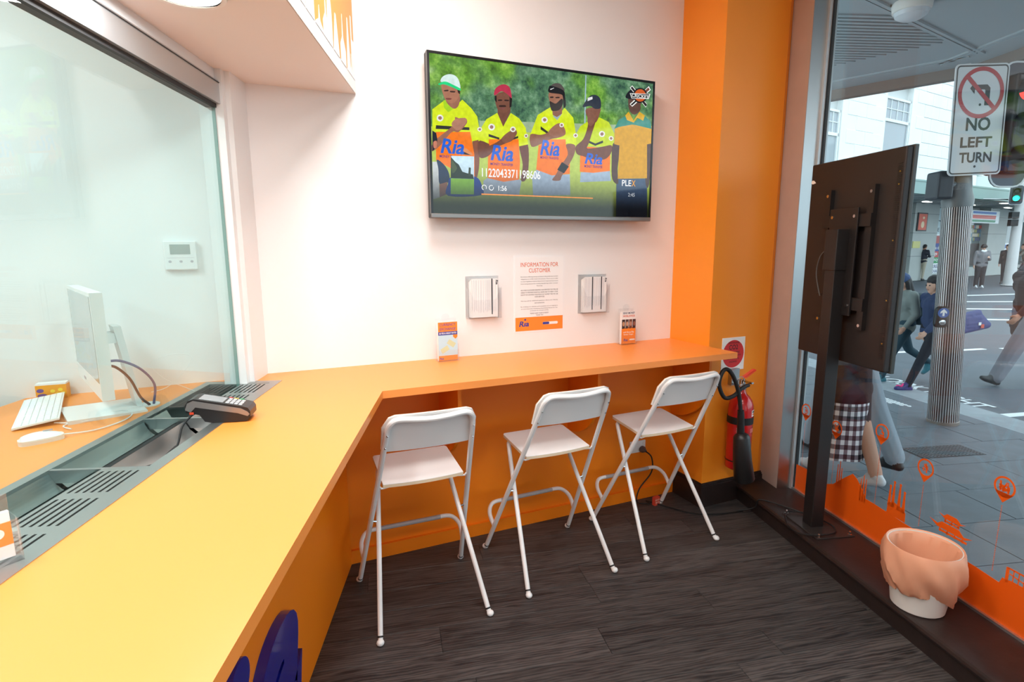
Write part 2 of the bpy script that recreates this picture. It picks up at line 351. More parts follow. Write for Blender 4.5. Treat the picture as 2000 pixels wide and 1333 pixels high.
# cathedral with four spires
cath = [[(2.272, .29), (2.268, .345), (2.235, .36), (2.19, .352), (2.165, .335), (2.163, .29)]]
for s, z in ((2.262, .425), (2.241, .452), (2.207, .452), (2.18, .425)): cath += [[(s + .010, .33), (s + .004, z), (s - .004, z), (s - .010, .33)], circle(s, z + .006, .007, 8)]
vinyl('cathedral_decal', cath)
vinyl('tower_decal', [[(s + .006, .27), (s + .002, z), (s - .002, z), (s - .006, .27)] for s, z in ((2.615, .40), (2.6, .425), (2.585, .39), (2.445, .39), (2.428, .415), (2.412, .40))])
pag = [[(2.04, .384), (2.0, .376), (1.98, .392), (1.90, .392), (1.876, .372), (1.838, .38), (1.87, .362), (2.0, .362)], [(2.0, .428), (1.975, .422), (1.96, .436), (1.915, .436), (1.895, .420), (1.872, .426), (1.9, .411), (1.97, .411)]]
pag += [seg((1.99 - .0, .352), (1.86, .352), .010), seg((1.97, .402), (1.9, .402), .008)] + [seg((s, .345), (s, .362), .006) for s in (1.985, 1.95, 1.915, 1.88)] + [seg((s, .395), (s, .412), .006) for s in (1.965, 1.935, 1.905)]
vinyl('pagoda_decal', pag)
br = [seg((1.688, .29), (1.688, .352), .012), seg((1.688, .35), (1.60, .352), .007), seg((1.68, .33), (1.60, .318), .005)] + [seg((s, .30), (s, .352), .004) for s in (1.665, 1.645, 1.625, 1.605)]
vinyl('bridge_decal', br)
PINS = [(2.909, .616, .554, '\u20ac', .27), (2.654, .592, .53, '\u00a5', .27), (2.348, .673, .608, '\u00a3', .29), (2.09, .593, .525, '\u20ba', .31), (1.745, .656, .592, '\u20a6', .30)]
for s, z, zt, ch, zb in PINS:
    r = .042; b = []
    for i in range(24):
        a0, a1 = 2 * PI * i / 24, 2 * PI * (i + 1) / 24
        b.append([(s + r * cos(a0), z + r * sin(a0)), (s + r * cos(a1), z + r * sin(a1)), (s + .82 * r * cos(a1), z + .82 * r * sin(a1)), (s + .82 * r * cos(a0), z + .82 * r * sin(a0))])
    b.append([(s + r * cos(a), z + r * sin(a)) for a in [PI * (1.18 + .64 * i / 8) for i in range(9)]] + [(s, zt)])
    zz = zt - .012
    while zz > zb: b.append([(s - .0016, zz), (s + .0016, zz), (s + .0016, zz - .004), (s - .0016, zz - .004)]); zz -= .0085
    pin = vinyl('map_pin_decal', b)
    V, F, asp = text_geo(ch, 0.02, 0.15); hh = .043; ww = hh * asp
    MB().add([MP(VM - .0002, s + (a - .5) * ww, z + (c - .5) * hh) for a, c in V], F).build('currency_symbol', M_VINYL, pin)

# glass screen above the counter
def window_counter():
    root = struct(MB().box(-1.045, -0.975, -3.2, 2.49, 2.155, 2.243).build('window_2', M_ALU))
    MB().box(-1.02, -0.99, -3.2, 2.50, 2.243, 2.289).build('head_trim', M_WHITEPL, root)
    MB().box(-1.03, -0.99, -3.2, 2.448, 2.140, 2.156).build('seal', M_RUBBER, root)
    MB().box(-0.974, -0.972, -3.2, 2.487, 2.234, 2.237).build('rail_groove', M_BLACK, root)
    MB().box(-1.009, -0.997, -3.2, 2.448, 0.975, 2.142).build('pane', glass_mat('counter_glass', (0.86, 0.96, 0.955), 0.9), root)
    MB().box(-1.0095, -0.9965, 2.4475, 2.4505, 0.975, 2.15).build('glass_edge', mat('green_glass_edge', (126, 160, 152), 0.2), root)
    j = MB().box(-1.06, -0.965, 2.452, ywall(-1.0) + .05, 1.0, 2.289); j.box(-0.965, -0.945, 2.485, ywall(-.95) + .03, 1.0, 2.289)
    j.build('jamb', M_WHITEPL, root)
    return root
window_counter()

# fittings of the ceiling lamps
for x, y, _p in PANELS:
    t = thing('ceiling_panel_light', 'square white ceiling light panel ' + {(-0.05, 1.95): 'nearest the back wall', (-0.05, 0.55): 'above the middle of the counter', (1.05, 0.55): 'on the window side near the display', (-0.05, -1.1): 'over the counter at the rear', (1.05, -1.1): 'on the window side at the rear'}[(x, y)], 'light', (x, y, CEIL_Z), group='shop ceiling light panels')
    b = MB(); b.box(-.31, .31, -.31, -.29, -.012, 0); b.box(-.31, .31, .29, .31, -.012, 0); b.box(-.31, -.29, -.29, .29, -.012, 0); b.box(.29, .31, -.29, .29, -.012, 0); b.build('frame', M_WHITEPL, t)
    MB().box(-.29, .29, -.29, .29, -.008, 0).build('diffuser', M_LIGHT, t)
for i, (x, y) in enumerate(SOFFIT_LIGHTS):
    t = thing('soffit_downlight', ['round bright downlight in the white bulkhead at the top edge of the photo', 'round downlight midway along the bulkhead over the counter', 'round downlight at the rear end of the bulkhead'][i], 'light', (x, y, 2.289), group='bulkhead downlights')
    MB().lathe([(.088, -.010), (.102, -.010), (.106, -.002), (.106, 0.0), (.088, 0.0)], seg=28, cap=False).build('trim_ring', M_WHITEPL, t, True)
    MB().lathe([(.0, -.005), (.089, -.005)], seg=28, cap=False).build('diffuser', M_LIGHT, t)
for x, y in BACK_LIGHTS:
    t = thing('office_downlight', 'round ceiling lamp in the office nearest the back wall' if y > 0 else 'round ceiling lamp in the office at the rear', 'light', (x, y, 2.8), group='office ceiling lamps')
    MB().lathe([(.16, -.015), (.18, -.015), (.183, 0), (.16, 0)], seg=28, cap=False).build('trim_ring', M_WHITEPL, t, True)
    MB().lathe([(.0, -.008), (.161, -.008)], seg=28, cap=False).build('diffuser', M_LIGHT, t)

# skyline banner on the front of the bulkhead: local x runs along the bulkhead, facing +X of the room
bn = thing('skyline_banner', 'orange banner with white city skyline on the front of the bulkhead', 'banner', (-0.5035, -0.8, 2.289), PI / 2)
BL_ = ywall(-.505) + .8 - 0.006
MB().box(0, BL_, -0.0025, 0, 0.0, 0.84).build('white_board', M_PAPER, bn)
_sky = []
x = 0.0; random.seed(11)
MB().plate([(0, .84), (0, .06), (BL_ - .004, .06), (BL_ - .004, .84)], -0.0032, -0.0025).build('orange_print', mat('banner_orange', (244, 154, 62), 0.5), bn)
sk = MB(); x = 0.02
while x < BL_ - 0.05:
    wd = random.uniform(.03, .11); hh = random.uniform(.10, .34); kind = random.choice('tdbs')
    wd = min(wd, BL_ - .01 - x)
    if kind == 't': pts = [(x, .055), (x, hh * .6), (x + wd * .4, hh * .8), (x + wd * .5, hh * 1.25), (x + wd * .6, hh * .8), (x + wd, hh * .6), (x + wd, .055)]
    elif kind == 'd': pts = [(x, .055), (x, hh * .5)] + [(x + wd / 2 - wd / 2 * cos(PI * i / 8), hh * .5 + hh * .4 * sin(PI * i / 8)) for i in range(1, 8)] + [(x + wd, hh * .5), (x + wd, .055)]
    elif kind == 'b': pts = [(x, .055), (x, hh), (x + wd * .3, hh), (x + wd * .3, hh * .7), (x + wd, hh * .7), (x + wd, .055)]
    else: pts = [(x, .055), (x + wd * .42, hh * 1.1), (x + wd * .58, hh * 1.1), (x + wd, .055)]
    sk.plate(pts, -0.0036 - .00001 * len(sk.v) / 10, -0.003); x += wd * random.uniform(.75, 1.3)
sk.build('skyline_print', M_PAPER, bn)
for i, (s, wv) in enumerate((('Sending money', .62), ('worldwide', .52))): text_part('lettering', M_PAPER, bn, s, BL_ - .05 - wv, .50 - i * .085, wv, .06, -0.0037, .01)

# ------------------------------------------------------------------ counter
ct = thing('service_counter', 'orange laminate corner counter running under the glass and along the back wall', 'counter', (-0.6, 1.2, 0))
OX, OY = -0.6, 1.2
def loc(p): return (p[0] - OX, p[1] - OY)
wt = MB()
wt.prism([loc(p) for p in [(-0.835, -3.25), (-0.358, -3.25), (-0.358, 2.268), uxy(2.373, 0.552), uxy(2.362, 0.30), uxy(2.362, 0.0), (-0.94, ywall(-.94)), (-0.94, 2.5), (-0.835, 2.5)]], 0.968, 1.0)
wt.prism([loc(p) for p in [(-1.76, -3.25), (-1.15, -3.25), (-1.15, 2.5), (-0.94, 2.5), (-0.94, ywall(-.94)), (-1.0, ywall(-1.0, 0)), (-1.07, ywall(-1.07, .06)), (-1.76, ywall(-1.76, .06))]], 0.968, 1.0)
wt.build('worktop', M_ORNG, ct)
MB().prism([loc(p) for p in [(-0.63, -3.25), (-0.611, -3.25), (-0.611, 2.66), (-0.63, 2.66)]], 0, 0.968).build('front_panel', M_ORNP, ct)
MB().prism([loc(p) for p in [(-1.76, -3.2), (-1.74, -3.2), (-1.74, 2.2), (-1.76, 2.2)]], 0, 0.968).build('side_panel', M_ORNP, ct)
uL = -0.66 * UX + 2.65 * UY
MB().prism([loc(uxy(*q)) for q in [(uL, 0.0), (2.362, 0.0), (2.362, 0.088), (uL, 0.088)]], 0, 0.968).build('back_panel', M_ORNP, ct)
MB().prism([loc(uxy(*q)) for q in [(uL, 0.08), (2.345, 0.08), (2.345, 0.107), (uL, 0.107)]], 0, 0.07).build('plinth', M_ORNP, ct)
for u in (0.805, 1.575, 2.33):
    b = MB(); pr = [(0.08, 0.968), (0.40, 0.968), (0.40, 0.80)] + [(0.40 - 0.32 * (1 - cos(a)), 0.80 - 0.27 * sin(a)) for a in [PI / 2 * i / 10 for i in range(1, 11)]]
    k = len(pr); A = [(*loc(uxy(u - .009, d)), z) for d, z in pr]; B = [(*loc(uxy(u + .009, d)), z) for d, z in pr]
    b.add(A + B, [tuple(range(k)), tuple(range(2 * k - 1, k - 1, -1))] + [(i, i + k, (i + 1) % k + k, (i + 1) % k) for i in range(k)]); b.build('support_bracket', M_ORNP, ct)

# raised blue letters on the counter front (they face +X: local x along +Y)
lg = thing('logo_letters', 'raised glossy blue company letters on the orange counter front', 'sign', (-0.6105, 0.62, 0.10), PI / 2)
def solid_text(s, x, z, wd, hg, y0, y1, m, parent, name, bold=.03, shear=.28):
    cu = bpy.data.curves.new('lettering', 'FONT'); cu.body = s; cu.offset = bold; cu.shear = shear; cu.resolution_u = 6; cu.extrude = 0.5; cu.fill_mode = 'BOTH'
    ob = bpy.data.objects.new('lettering', cu); me = bpy.data.meshes.new_from_object(ob); bpy.data.objects.remove(ob); bpy.data.curves.remove(cu)
    xs = [v.co.x for v in me.vertices]; ys = [v.co.y for v in me.vertices]; a, b_, c, d = min(xs), max(xs), min(ys), max(ys)
    for v in me.vertices: v.co = ((v.co.x - a) / (b_ - a) * wd + x, y0 + (v.co.z + .5) * 0 + (y1 - y0) * (0.5 - v.co.z), (v.co.y - c) / (d - c) * hg + z)
    me.materials.clear(); me.materials.append(m); o = link(name, me, parent); return o
solid_text('R', 0.0, 0.0, .46, .50, -0.03, 0.0, M_BLUE, lg, 'letter_r', .04, .25)
solid_text('\u0131', .46, 0.0, .20, .33, -0.03, 0.0, M_BLUE, lg, 'letter_i', .04, .25)
MB().lathe([(.0, 0), (.055, 0), (.055, .03), (.0, .03)], (.66, 0, .42), 24, 'y', False).build('letter_dot', M_BLUE, lg)
solid_text('a', .72, 0.0, .40, .36, -0.03, 0.0, M_BLUE, lg, 'letter_a', .045, .25)

# steel cash tray let into the counter, straddling the glass
ty = thing('cash_tray', 'long brushed steel cash tray sunk into the counter beneath the glass', 'tray', (-1.0, 1.2, 1.0))
def tb(x0, x1, y0, y1, z0, z1, b): b.box(x0 + 1.0, x1 + 1.0, y0 - 1.2, y1 - 1.2, z0 - 1.0, z1 - 1.0)
M_TRAY = mat('tray_steel', (170, 174, 172), 0.34, 0.9, bump=(150, 0.01))
b = MB()
tb(-1.156, -1.125, -3.2, 2.5, .985, 1.002, b); tb(-0.872, -0.833, -3.2, 2.5, .985, 1.002, b); tb(-1.125, -0.872, 2.455, 2.5, .985, 1.002, b)
tb(-1.125, -0.872, .93, 1.0, .985, 1.002, b); b.build('rim', M_TRAY, ty)
b = MB(); tb(-1.15, -0.84, -3.2, 2.5, .90, .905, b); tb(-1.15, -1.145, -3.2, 2.5, .9, .99, b); tb(-.845, -.84, -3.2, 2.5, .9, .99, b); tb(-1.15, -.84, 2.49, 2.495, .9, .99, b); b.build('trough', M_TRAY, ty)
b = MB(); tb(-1.012, -0.994, .93, 2.455, .905, .99, b); b.build('glass_channel', M_RUBBER, ty)
def grille(y0, y1, rows):
    b = MB(); x0, x1 = -0.99, -0.872; ns = 6; rl = (y1 - y0) / rows
    for r in range(rows):
        a = y0 + r * rl; tb(x0, x1, a, a + rl * .10, .994, 1.001, b); tb(x0, x1, a + rl * .90, a + rl, .994, 1.001, b)
        for k in range(ns + 1):
            bw = (x1 - x0) / (ns + .6); xa = x0 + k * bw; tb(xa, min(xa + bw * .62, x1), a + rl * .1, a + rl * .9, .994, 1.001, b)
    b.build('grille', M_TRAY, ty)
grille(1.0, 1.505, 3); grille(2.10, 2.455, 2)
for y in (1.505, 1.955):
    b = MB(); tb(-1.125, -0.872, y, y + .012, .965, 1.001, b); b.build('cross_bar', M_STEEL, ty)
for ya, yb in ((1.52, 1.95), (1.97, 2.10)):   # coin scoops: sloped pans either side of the glass
    for xa, xb in ((-.99, -.872), (-1.125, -1.013)):
        b = MB(); k = 8; V = []
        for i in range(k + 1):
            t = i / k; x_ = xa + (xb - xa) * t; z_ = .992 - .055 * sin(PI * t) ** .7 if 0 < t < 1 else .992
            V += [(x_ + 1.0, ya - 1.2, z_ - 1.0), (x_ + 1.0, yb - 1.2, z_ - 1.0)]
        b.add(V, [(2 * i, 2 * i + 1, 2 * i + 3, 2 * i + 2) for i in range(k)]); b.build('coin_scoop', M_TRAY, ty, True)
for ya, yb in ((1.0, 1.505),):
    b = MB(); V = []; k = 8
    for i in range(k + 1):
        t = i / k; x_ = -1.125 + .112 * t; z_ = .992 - .055 * sin(PI * t) ** .7 if 0 < t < 1 else .992
        V += [(x_ + 1.0, ya - 1.2, z_ - 1.0), (x_ + 1.0, yb - 1.2, z_ - 1.0)]
    b.add(V, [(2 * i, 2 * i + 1, 2 * i + 3, 2 * i + 2) for i in range(k)]); b.build('coin_scoop', M_TRAY, ty, True)
TVP=[((176,196,88),0,[(-646,44),(-339,61),(66,82),(675,116),(698,-367),(-659,-388)]),((150,172,140),0,[(-399,90),(-102,107),(674,147),(676,108),(-400,36)]),((150,178,190),0,[(205,368),(211,368),(211,125),(202,125)]),((130,80,60),1,[(-436,-6),(-406,-1),(-402,-113),(-418,-189),(-432,-183),(-432,-74)]),((238,118,24),0,[(-624,25),(-447,41),(-438,-20),(-428,-73),(-428,-183),(-493,-175),(-555,-144),(-626,-111)]),((205,222,28),0,[(-638,122),(-574,170),(-534,137),(-486,180),(-439,143),(-410,109),(-391,3),(-439,-11),(-448,33),(-641,19)]),((160,205,30),0,[(-583,166),(-572,170),(-530,135),(-559,116),(-580,134)]),((45,45,42),0,[(-622,51),(-452,54),(-452,41),(-624,34)]),((150,100,80),1,[(-565,183),(-502,199),(-505,153),(-530,134),(-564,157)]),((165,112,88),1,[(-586,242),(-503,235),(-498,206),(-513,177),(-533,160),(-560,161),(-579,185)]),((40,30,28),0,[(-512,227),(-496,226),(-497,203),(-507,209)]),((60,40,34),1,[(-577,214),(-557,218),(-557,212),(-575,209)]),((60,40,34),1,[(-546,214),(-523,215),(-524,209),(-546,208)]),((120,60,55),1,[(-568,179),(-542,181),(-545,174),(-566,173)]),((206,226,222),1,[(-594,251),(-583,274),(-551,289),(-519,285),(-501,264),(-496,229),(-531,243),(-566,251)]),((28,205,125),1,[(-604,241),(-570,254),(-531,243),(-496,230),(-498,220),(-539,232),(-577,240),(-601,235)]),((150,100,80),1,[(-643,-37),(-612,-5),(-550,44),(-524,73),(-525,96),(-495,90),(-474,97),(-464,75),(-507,29),(-544,25),(-599,-37),(-644,-70)]),((170,120,98),1,[(-543,59),(-524,86),(-474,96),(-467,77),(-511,35)]),((28,32,44),0,[(-641,26),(-622,15),(-617,-12),(-619,-45),(-644,-72)]),((190,120,95),1,[(-637,-27),(-620,-22),(-622,-52),(-636,-54)]),((200,205,205),0,[(-645,-119),(-615,-117),(-613,-285),(-651,-296)]),((42,56,84),1,[(-622,-108),(-587,-129),(-563,-168),(-564,-210),(-611,-224),(-616,-151)]),((150,100,80),0,[(-613,-223),(-571,-210),(-576,-270),(-613,-285)]),((215,140,90),1,[(-535,-74),(-519,-53),(-483,-44),(-457,-55),(-443,-76)]),((60,50,55),0,[(-524,-74),(-491,-60),(-445,-77)]),((28,64,150),1,[(-569,-222),(-545,-184),(-426,-179),(-390,-222),(-394,-268),(-569,-277)]),((196,222,234),0,[(-551,-86),(-430,-82),(-432,-190),(-554,-191)]),((34,48,30),0,[(-551,-91),(-529,-113),(-511,-125),(-493,-158),(-471,-164),(-438,-169),(-432,-190),(-554,-191)]),((70,84,48),1,[(-547,-107),(-529,-126),(-521,-146),(-545,-167)]),((50,60,40),0,[(-459,-136),(-448,-137),(-450,-177),(-463,-177)]),((138,196,60),0,[(-554,-192),(-432,-191),(-434,-266),(-556,-268)]),((160,174,190),0,[(-382,-198),(-357,-180),(-271,-193),(-184,-181),(-170,-189),(-184,-261),(-381,-267)]),((108,66,52),1,[(-182,-13),(-134,-4),(-129,-113),(-146,-183),(-174,-184),(-163,-107)]),((238,118,24),0,[(-352,10),(-186,21),(-178,-94),(-184,-183),(-271,-198),(-359,-183)]),((205,222,28),0,[(-395,50),(-361,100),(-303,135),(-271,72),(-229,141),(-182,118),(-146,76),(-131,-5),(-184,-18),(-186,18),(-350,5),(-351,-16),(-406,-8)]),((45,45,42),0,[(-351,31),(-293,17),(-293,7),(-351,18)]),((45,45,42),0,[(-218,21),(-188,33),(-188,22),(-218,12)]),((112,70,55),0,[(-300,186),(-229,192),(-231,145),(-271,71),(-301,132)]),((118,75,58),1,[(-311,215),(-260,238),(-224,213),(-229,175),(-251,143),(-282,136),(-307,164)]),((34,26,24),0,[(-317,214),(-306,215),(-305,182),(-316,194)]),((34,26,24),0,[(-235,225),(-221,210),(-225,171),(-236,165)]),((50,32,28),1,[(-297,198),(-277,200),(-278,194),(-297,192)]),((50,32,28),1,[(-262,201),(-240,202),(-241,196),(-262,195)]),((55,35,30),1,[(-290,172),(-260,175),(-257,167),(-291,164)]),((120,70,66),1,[(-287,160),(-262,162),(-265,155),(-284,154)]),((178,48,72),1,[(-317,215),(-314,244),(-290,265),(-260,273),(-233,259),(-224,212),(-245,227),(-279,239)]),((112,70,55),1,[(-406,-8),(-352,-16),(-344,-24),(-293,3),(-258,37),(-210,63),(-195,45),(-222,8),(-262,-10),(-309,-33),(-356,-77),(-402,-83)]),((128,84,66),1,[(-281,11),(-254,40),(-210,63),(-195,45),(-226,8),(-262,-8)]),((158,176,196),0,[(-109,-169),(-83,-128),(8,-153),(117,-143),(122,-252),(-103,-262)]),((238,118,24),0,[(-68,26),(89,37),(94,8),(116,-41),(117,-141),(8,-154),(-85,-129)]),((205,222,28),0,[(-119,47),(-77,144),(-3,189),(35,143),(81,193),(134,148),(164,11),(91,9),(89,35),(-64,25),(-60,-3),(-118,-14)]),((45,45,42),0,[(-60,90),(-15,65),(-19,54),(-60,74)]),((150,165,170),0,[(10,146),(66,163),(38,127)]),((135,90,72),0,[(5,207),(68,220),(66,163),(35,143),(10,152)]),((152,104,82),1,[(-10,260),(68,261),(68,220),(52,186),(22,174),(1,179),(-8,213)]),((40,32,30),1,[(-8,216),(9,213),(30,210),(64,237),(70,213),(52,182),(22,172),(1,176)]),((45,32,30),1,[(-5,240),(13,242),(13,236),(-4,234)]),((45,32,30),1,[(27,241),(49,244),(48,238),(28,236)]),((82,74,70),1,[(-10,284),(13,305),(50,310),(74,291),(74,275),(5,289)]),((26,26,28),1,[(-14,282),(0,294),(72,279),(84,243),(88,204),(75,194),(70,245),(55,258),(-12,260)]),((235,235,235),0,[(-5,277),(17,286),(16,283),(-4,273)]),((135,90,72),1,[(-119,45),(-60,47),(-15,64),(23,102),(58,113),(84,87),(85,58),(41,39),(-2,29),(-52,4),(-113,-15)]),((150,104,86),1,[(-15,61),(23,102),(58,113),(84,87),(83,58),(32,40)]),((135,90,72),1,[(92,9),(146,9),(142,-40),(104,-104),(68,-154),(56,-178),(10,-178),(32,-148),(59,-103),(103,-42)]),((24,24,26),0,[(68,-82),(111,-103),(81,-140),(40,-123)]),((160,180,200),0,[(184,-130),(372,-114),(381,-167),(181,-182)]),((238,118,24),0,[(180,6),(372,7),(372,-114),(263,-129),(179,-127)]),((190,210,30),0,[(152,66),(178,108),(231,141),(297,163),(357,144),(394,88),(387,3),(324,14),(224,11),(198,9),(154,-1)]),((45,45,42),0,[(231,39),(274,26),(322,45),(324,33),(274,14),(231,27)]),((125,82,66),1,[(213,199),(297,214),(298,182),(276,136),(243,142),(219,162)]),((112,70,55),1,[(152,3),(197,44),(224,112),(232,179),(266,175),(274,145),(254,85),(233,25),(225,-3),(314,11),(379,23),(376,-19),(334,-54),(253,-57),(199,-45),(159,-35)]),((130,88,72),1,[(222,133),(228,181),(243,186),(270,170),(271,145),(245,113)]),((44,50,62),1,[(190,207),(211,241),(237,268),(272,275),(300,258),(304,213),(265,205),(238,216)]),((220,220,220),0,[(221,256),(250,265),(251,252),(220,239)]),((70,92,122),0,[(416,-154),(626,-143),(637,-364),(420,-364)]),((82,58,52),1,[(387,31),(433,26),(423,-100),(429,-180),(389,-156),(382,-64)]),((82,58,52),1,[(617,46),(646,52),(643,-176),(615,-161)]),((206,152,22),0,[(397,110),(432,150),(517,142),(654,145),(646,50),(618,44),(626,-142),(425,-154),(431,26),(396,31)]),((36,130,116),0,[(394,111),(422,160),(477,191),(522,154),(585,201),(633,174),(655,130),(517,144),(423,123)]),((206,160,30),0,[(464,187),(486,209),(521,165),(559,215),(597,198),(586,169),(545,182),(522,154),(476,164)]),((92,66,58),1,[(480,288),(488,298),(566,289),(566,252),(562,221),(534,199),(506,201),(486,229)]),((26,28,34),1,[(465,278),(492,323),(548,332),(574,286)]),((235,235,230),0,[(489,334),(505,348),(610,259),(601,241)]),((40,36,36),0,[(495,334),(504,343),(610,256),(599,246)]),((235,235,230),0,[(617,356),(631,337),(509,237),(492,249)]),((120,66,52),0,[(614,349),(624,338),(550,280),(541,288)]),((40,36,36),0,[(550,289),(555,282),(507,242),(498,248)]),((30,28,30),0,[(607,306),(606,294),(601,282),(591,273),(578,266),(565,262),(551,261),(538,264),(526,271),(518,280),(513,291),(513,303),(516,314),(524,325),(535,334),(548,339),(562,342),(575,340),(589,336),(598,328),(606,318)]),((200,88,36),0,[(598,305),(597,295),(593,286),(585,278),(575,272),(563,269),(553,269),(542,271),(533,276),(526,284),(523,293),(522,302),(525,312),(531,321),(540,328),(550,332),(562,334),(573,333),(582,329),(590,323),(597,315)]),((225,225,220),0,[(490,306),(629,316),(619,288),(503,280)]),((36,36,42),0,[(496,303),(622,313),(614,291),(506,283)]),((236,138,48),0,[(-394,-260),(265,-262),(265,-267),(-394,-266)]),((225,225,220),0,[(-584,87),(-586,80),(-591,74),(-598,70),(-605,70),(-612,72),(-617,77),(-618,84),(-616,91),(-612,97),(-605,100),(-597,101),(-590,98),(-586,93)]),((150,110,100),0,[(-592,86),(-594,81),(-599,77),(-604,77),(-609,80),(-611,85),(-609,90),(-604,93),(-598,94),(-594,91)]),((225,225,220),0,[(-316,66),(-318,59),(-323,52),(-331,49),(-339,48),(-346,51),(-351,56),(-353,63),(-351,70),(-346,76),(-339,80),(-331,80),(-323,78),(-318,73)]),((150,110,100),0,[(-325,65),(-327,60),(-332,56),(-338,56),(-343,58),(-345,63),(-343,69),(-338,73),(-332,73),(-327,70)]),((225,225,220),0,[(-19,124),(-21,117),(-26,111),(-33,108),(-41,107),(-49,109),(-54,114),(-56,121),(-54,128),(-49,133),(-42,137),(-33,138),(-26,135),(-21,130)]),((150,110,100),0,[(-27,123),(-29,118),(-34,115),(-40,114),(-45,117),(-47,122),(-46,127),(-41,130),(-34,131),(-29,128)]),((225,225,220),0,[(-386,50),(-387,45),(-391,41),(-395,38),(-401,38),(-406,40),(-410,43),(-410,48),(-410,53),(-406,56),(-400,59),(-395,59),(-390,58),(-387,54)]),((150,110,100),0,[(-391,49),(-393,46),(-396,43),(-400,43),(-403,45),(-406,48),(-403,52),(-400,54),(-396,54),(-393,53)]),((225,225,220),0,[(-132,37),(-134,32),(-137,29),(-141,27),(-146,26),(-151,28),(-154,31),(-155,35),(-154,39),(-151,43),(-146,45),(-141,46),(-137,44),(-134,41)]),((150,110,100),0,[(-137,36),(-139,33),(-142,31),(-146,31),(-149,32),(-150,35),(-149,39),(-146,41),(-142,41),(-139,39)]),((225,225,220),0,[(163,60),(162,55),(158,50),(152,48),(146,47),(140,49),(137,53),(135,58),(136,63),(140,67),(146,70),(152,70),(158,69),(162,65)]),((150,110,100),0,[(157,59),(155,56),(152,53),(147,53),(143,55),(141,58),(143,62),(147,65),(151,65),(155,63)]),((225,225,220),0,[(334,80),(332,72),(328,66),(320,63),(311,62),(303,65),(297,70),(295,77),(297,84),(302,90),(310,94),(318,94),(326,92),(332,87)]),((150,110,100),0,[(326,79),(324,74),(318,70),(312,69),(306,72),(304,77),(306,83),(311,86),(318,87),(324,84)]),((225,225,220),0,[(390,60),(389,55),(385,50),(379,47),(371,47),(365,49),(361,53),(359,58),(360,64),(364,69),(371,71),(378,72),(384,70),(389,66)]),((150,110,100),0,[(383,60),(382,56),(378,53),(372,53),(368,55),(366,59),(367,63),(372,66),(377,66),(382,64)]),((225,225,220),0,[(-202,63),(-204,57),(-208,52),(-215,49),(-222,49),(-228,51),(-232,55),(-234,61),(-232,67),(-228,72),(-222,75),(-215,76),(-208,74),(-204,69)]),((150,110,100),0,[(-209,63),(-211,58),(-215,55),(-221,55),(-225,57),(-227,62),(-225,66),(-221,69),(-215,70),(-211,67)]),((225,225,220),0,[(77,106),(76,101),(72,97),(66,94),(61,94),(55,95),(51,99),(50,104),(51,109),(55,113),(61,116),(66,116),(72,115),(76,111)]),((150,110,100),0,[(70,106),(70,102),(66,99),(61,99),(58,101),(56,104),(58,108),(61,111),(66,111),(70,109)])]
TVT=[('Ria',-604,-77,123,70,(40,96,200),1,1),('Ria',-343,-96,127,76,(40,96,200),1,1),('Ria',-64,-55,117,78,(40,96,200),1,1),('Ria',207,-84,115,57,(40,96,200),1,1),('MONEY T',-608,-97,62,12,(60,50,130),1,0),('MONEY TRANSFER',-343,-119,125,13,(60,50,130),1,0),('MONEY TRANSFER',-61,-72,109,13,(60,50,130),1,0),('MONEY TRANSFER',207,-103,115,14,(60,50,130),1,0),('1122043371198606',-390,-178,329,43,(235,235,235),1,0),('1:56',-301,-243,47,25,(235,235,235),1,0),('PLE',454,-191,63,33,(235,235,235),1,0),('X',520,-191,26,33,(236,160,40),1,0),('2:45',498,-248,45,20,(190,195,200),0,0),('CRICKET',503,288,115,18,(235,235,230),1,0)]
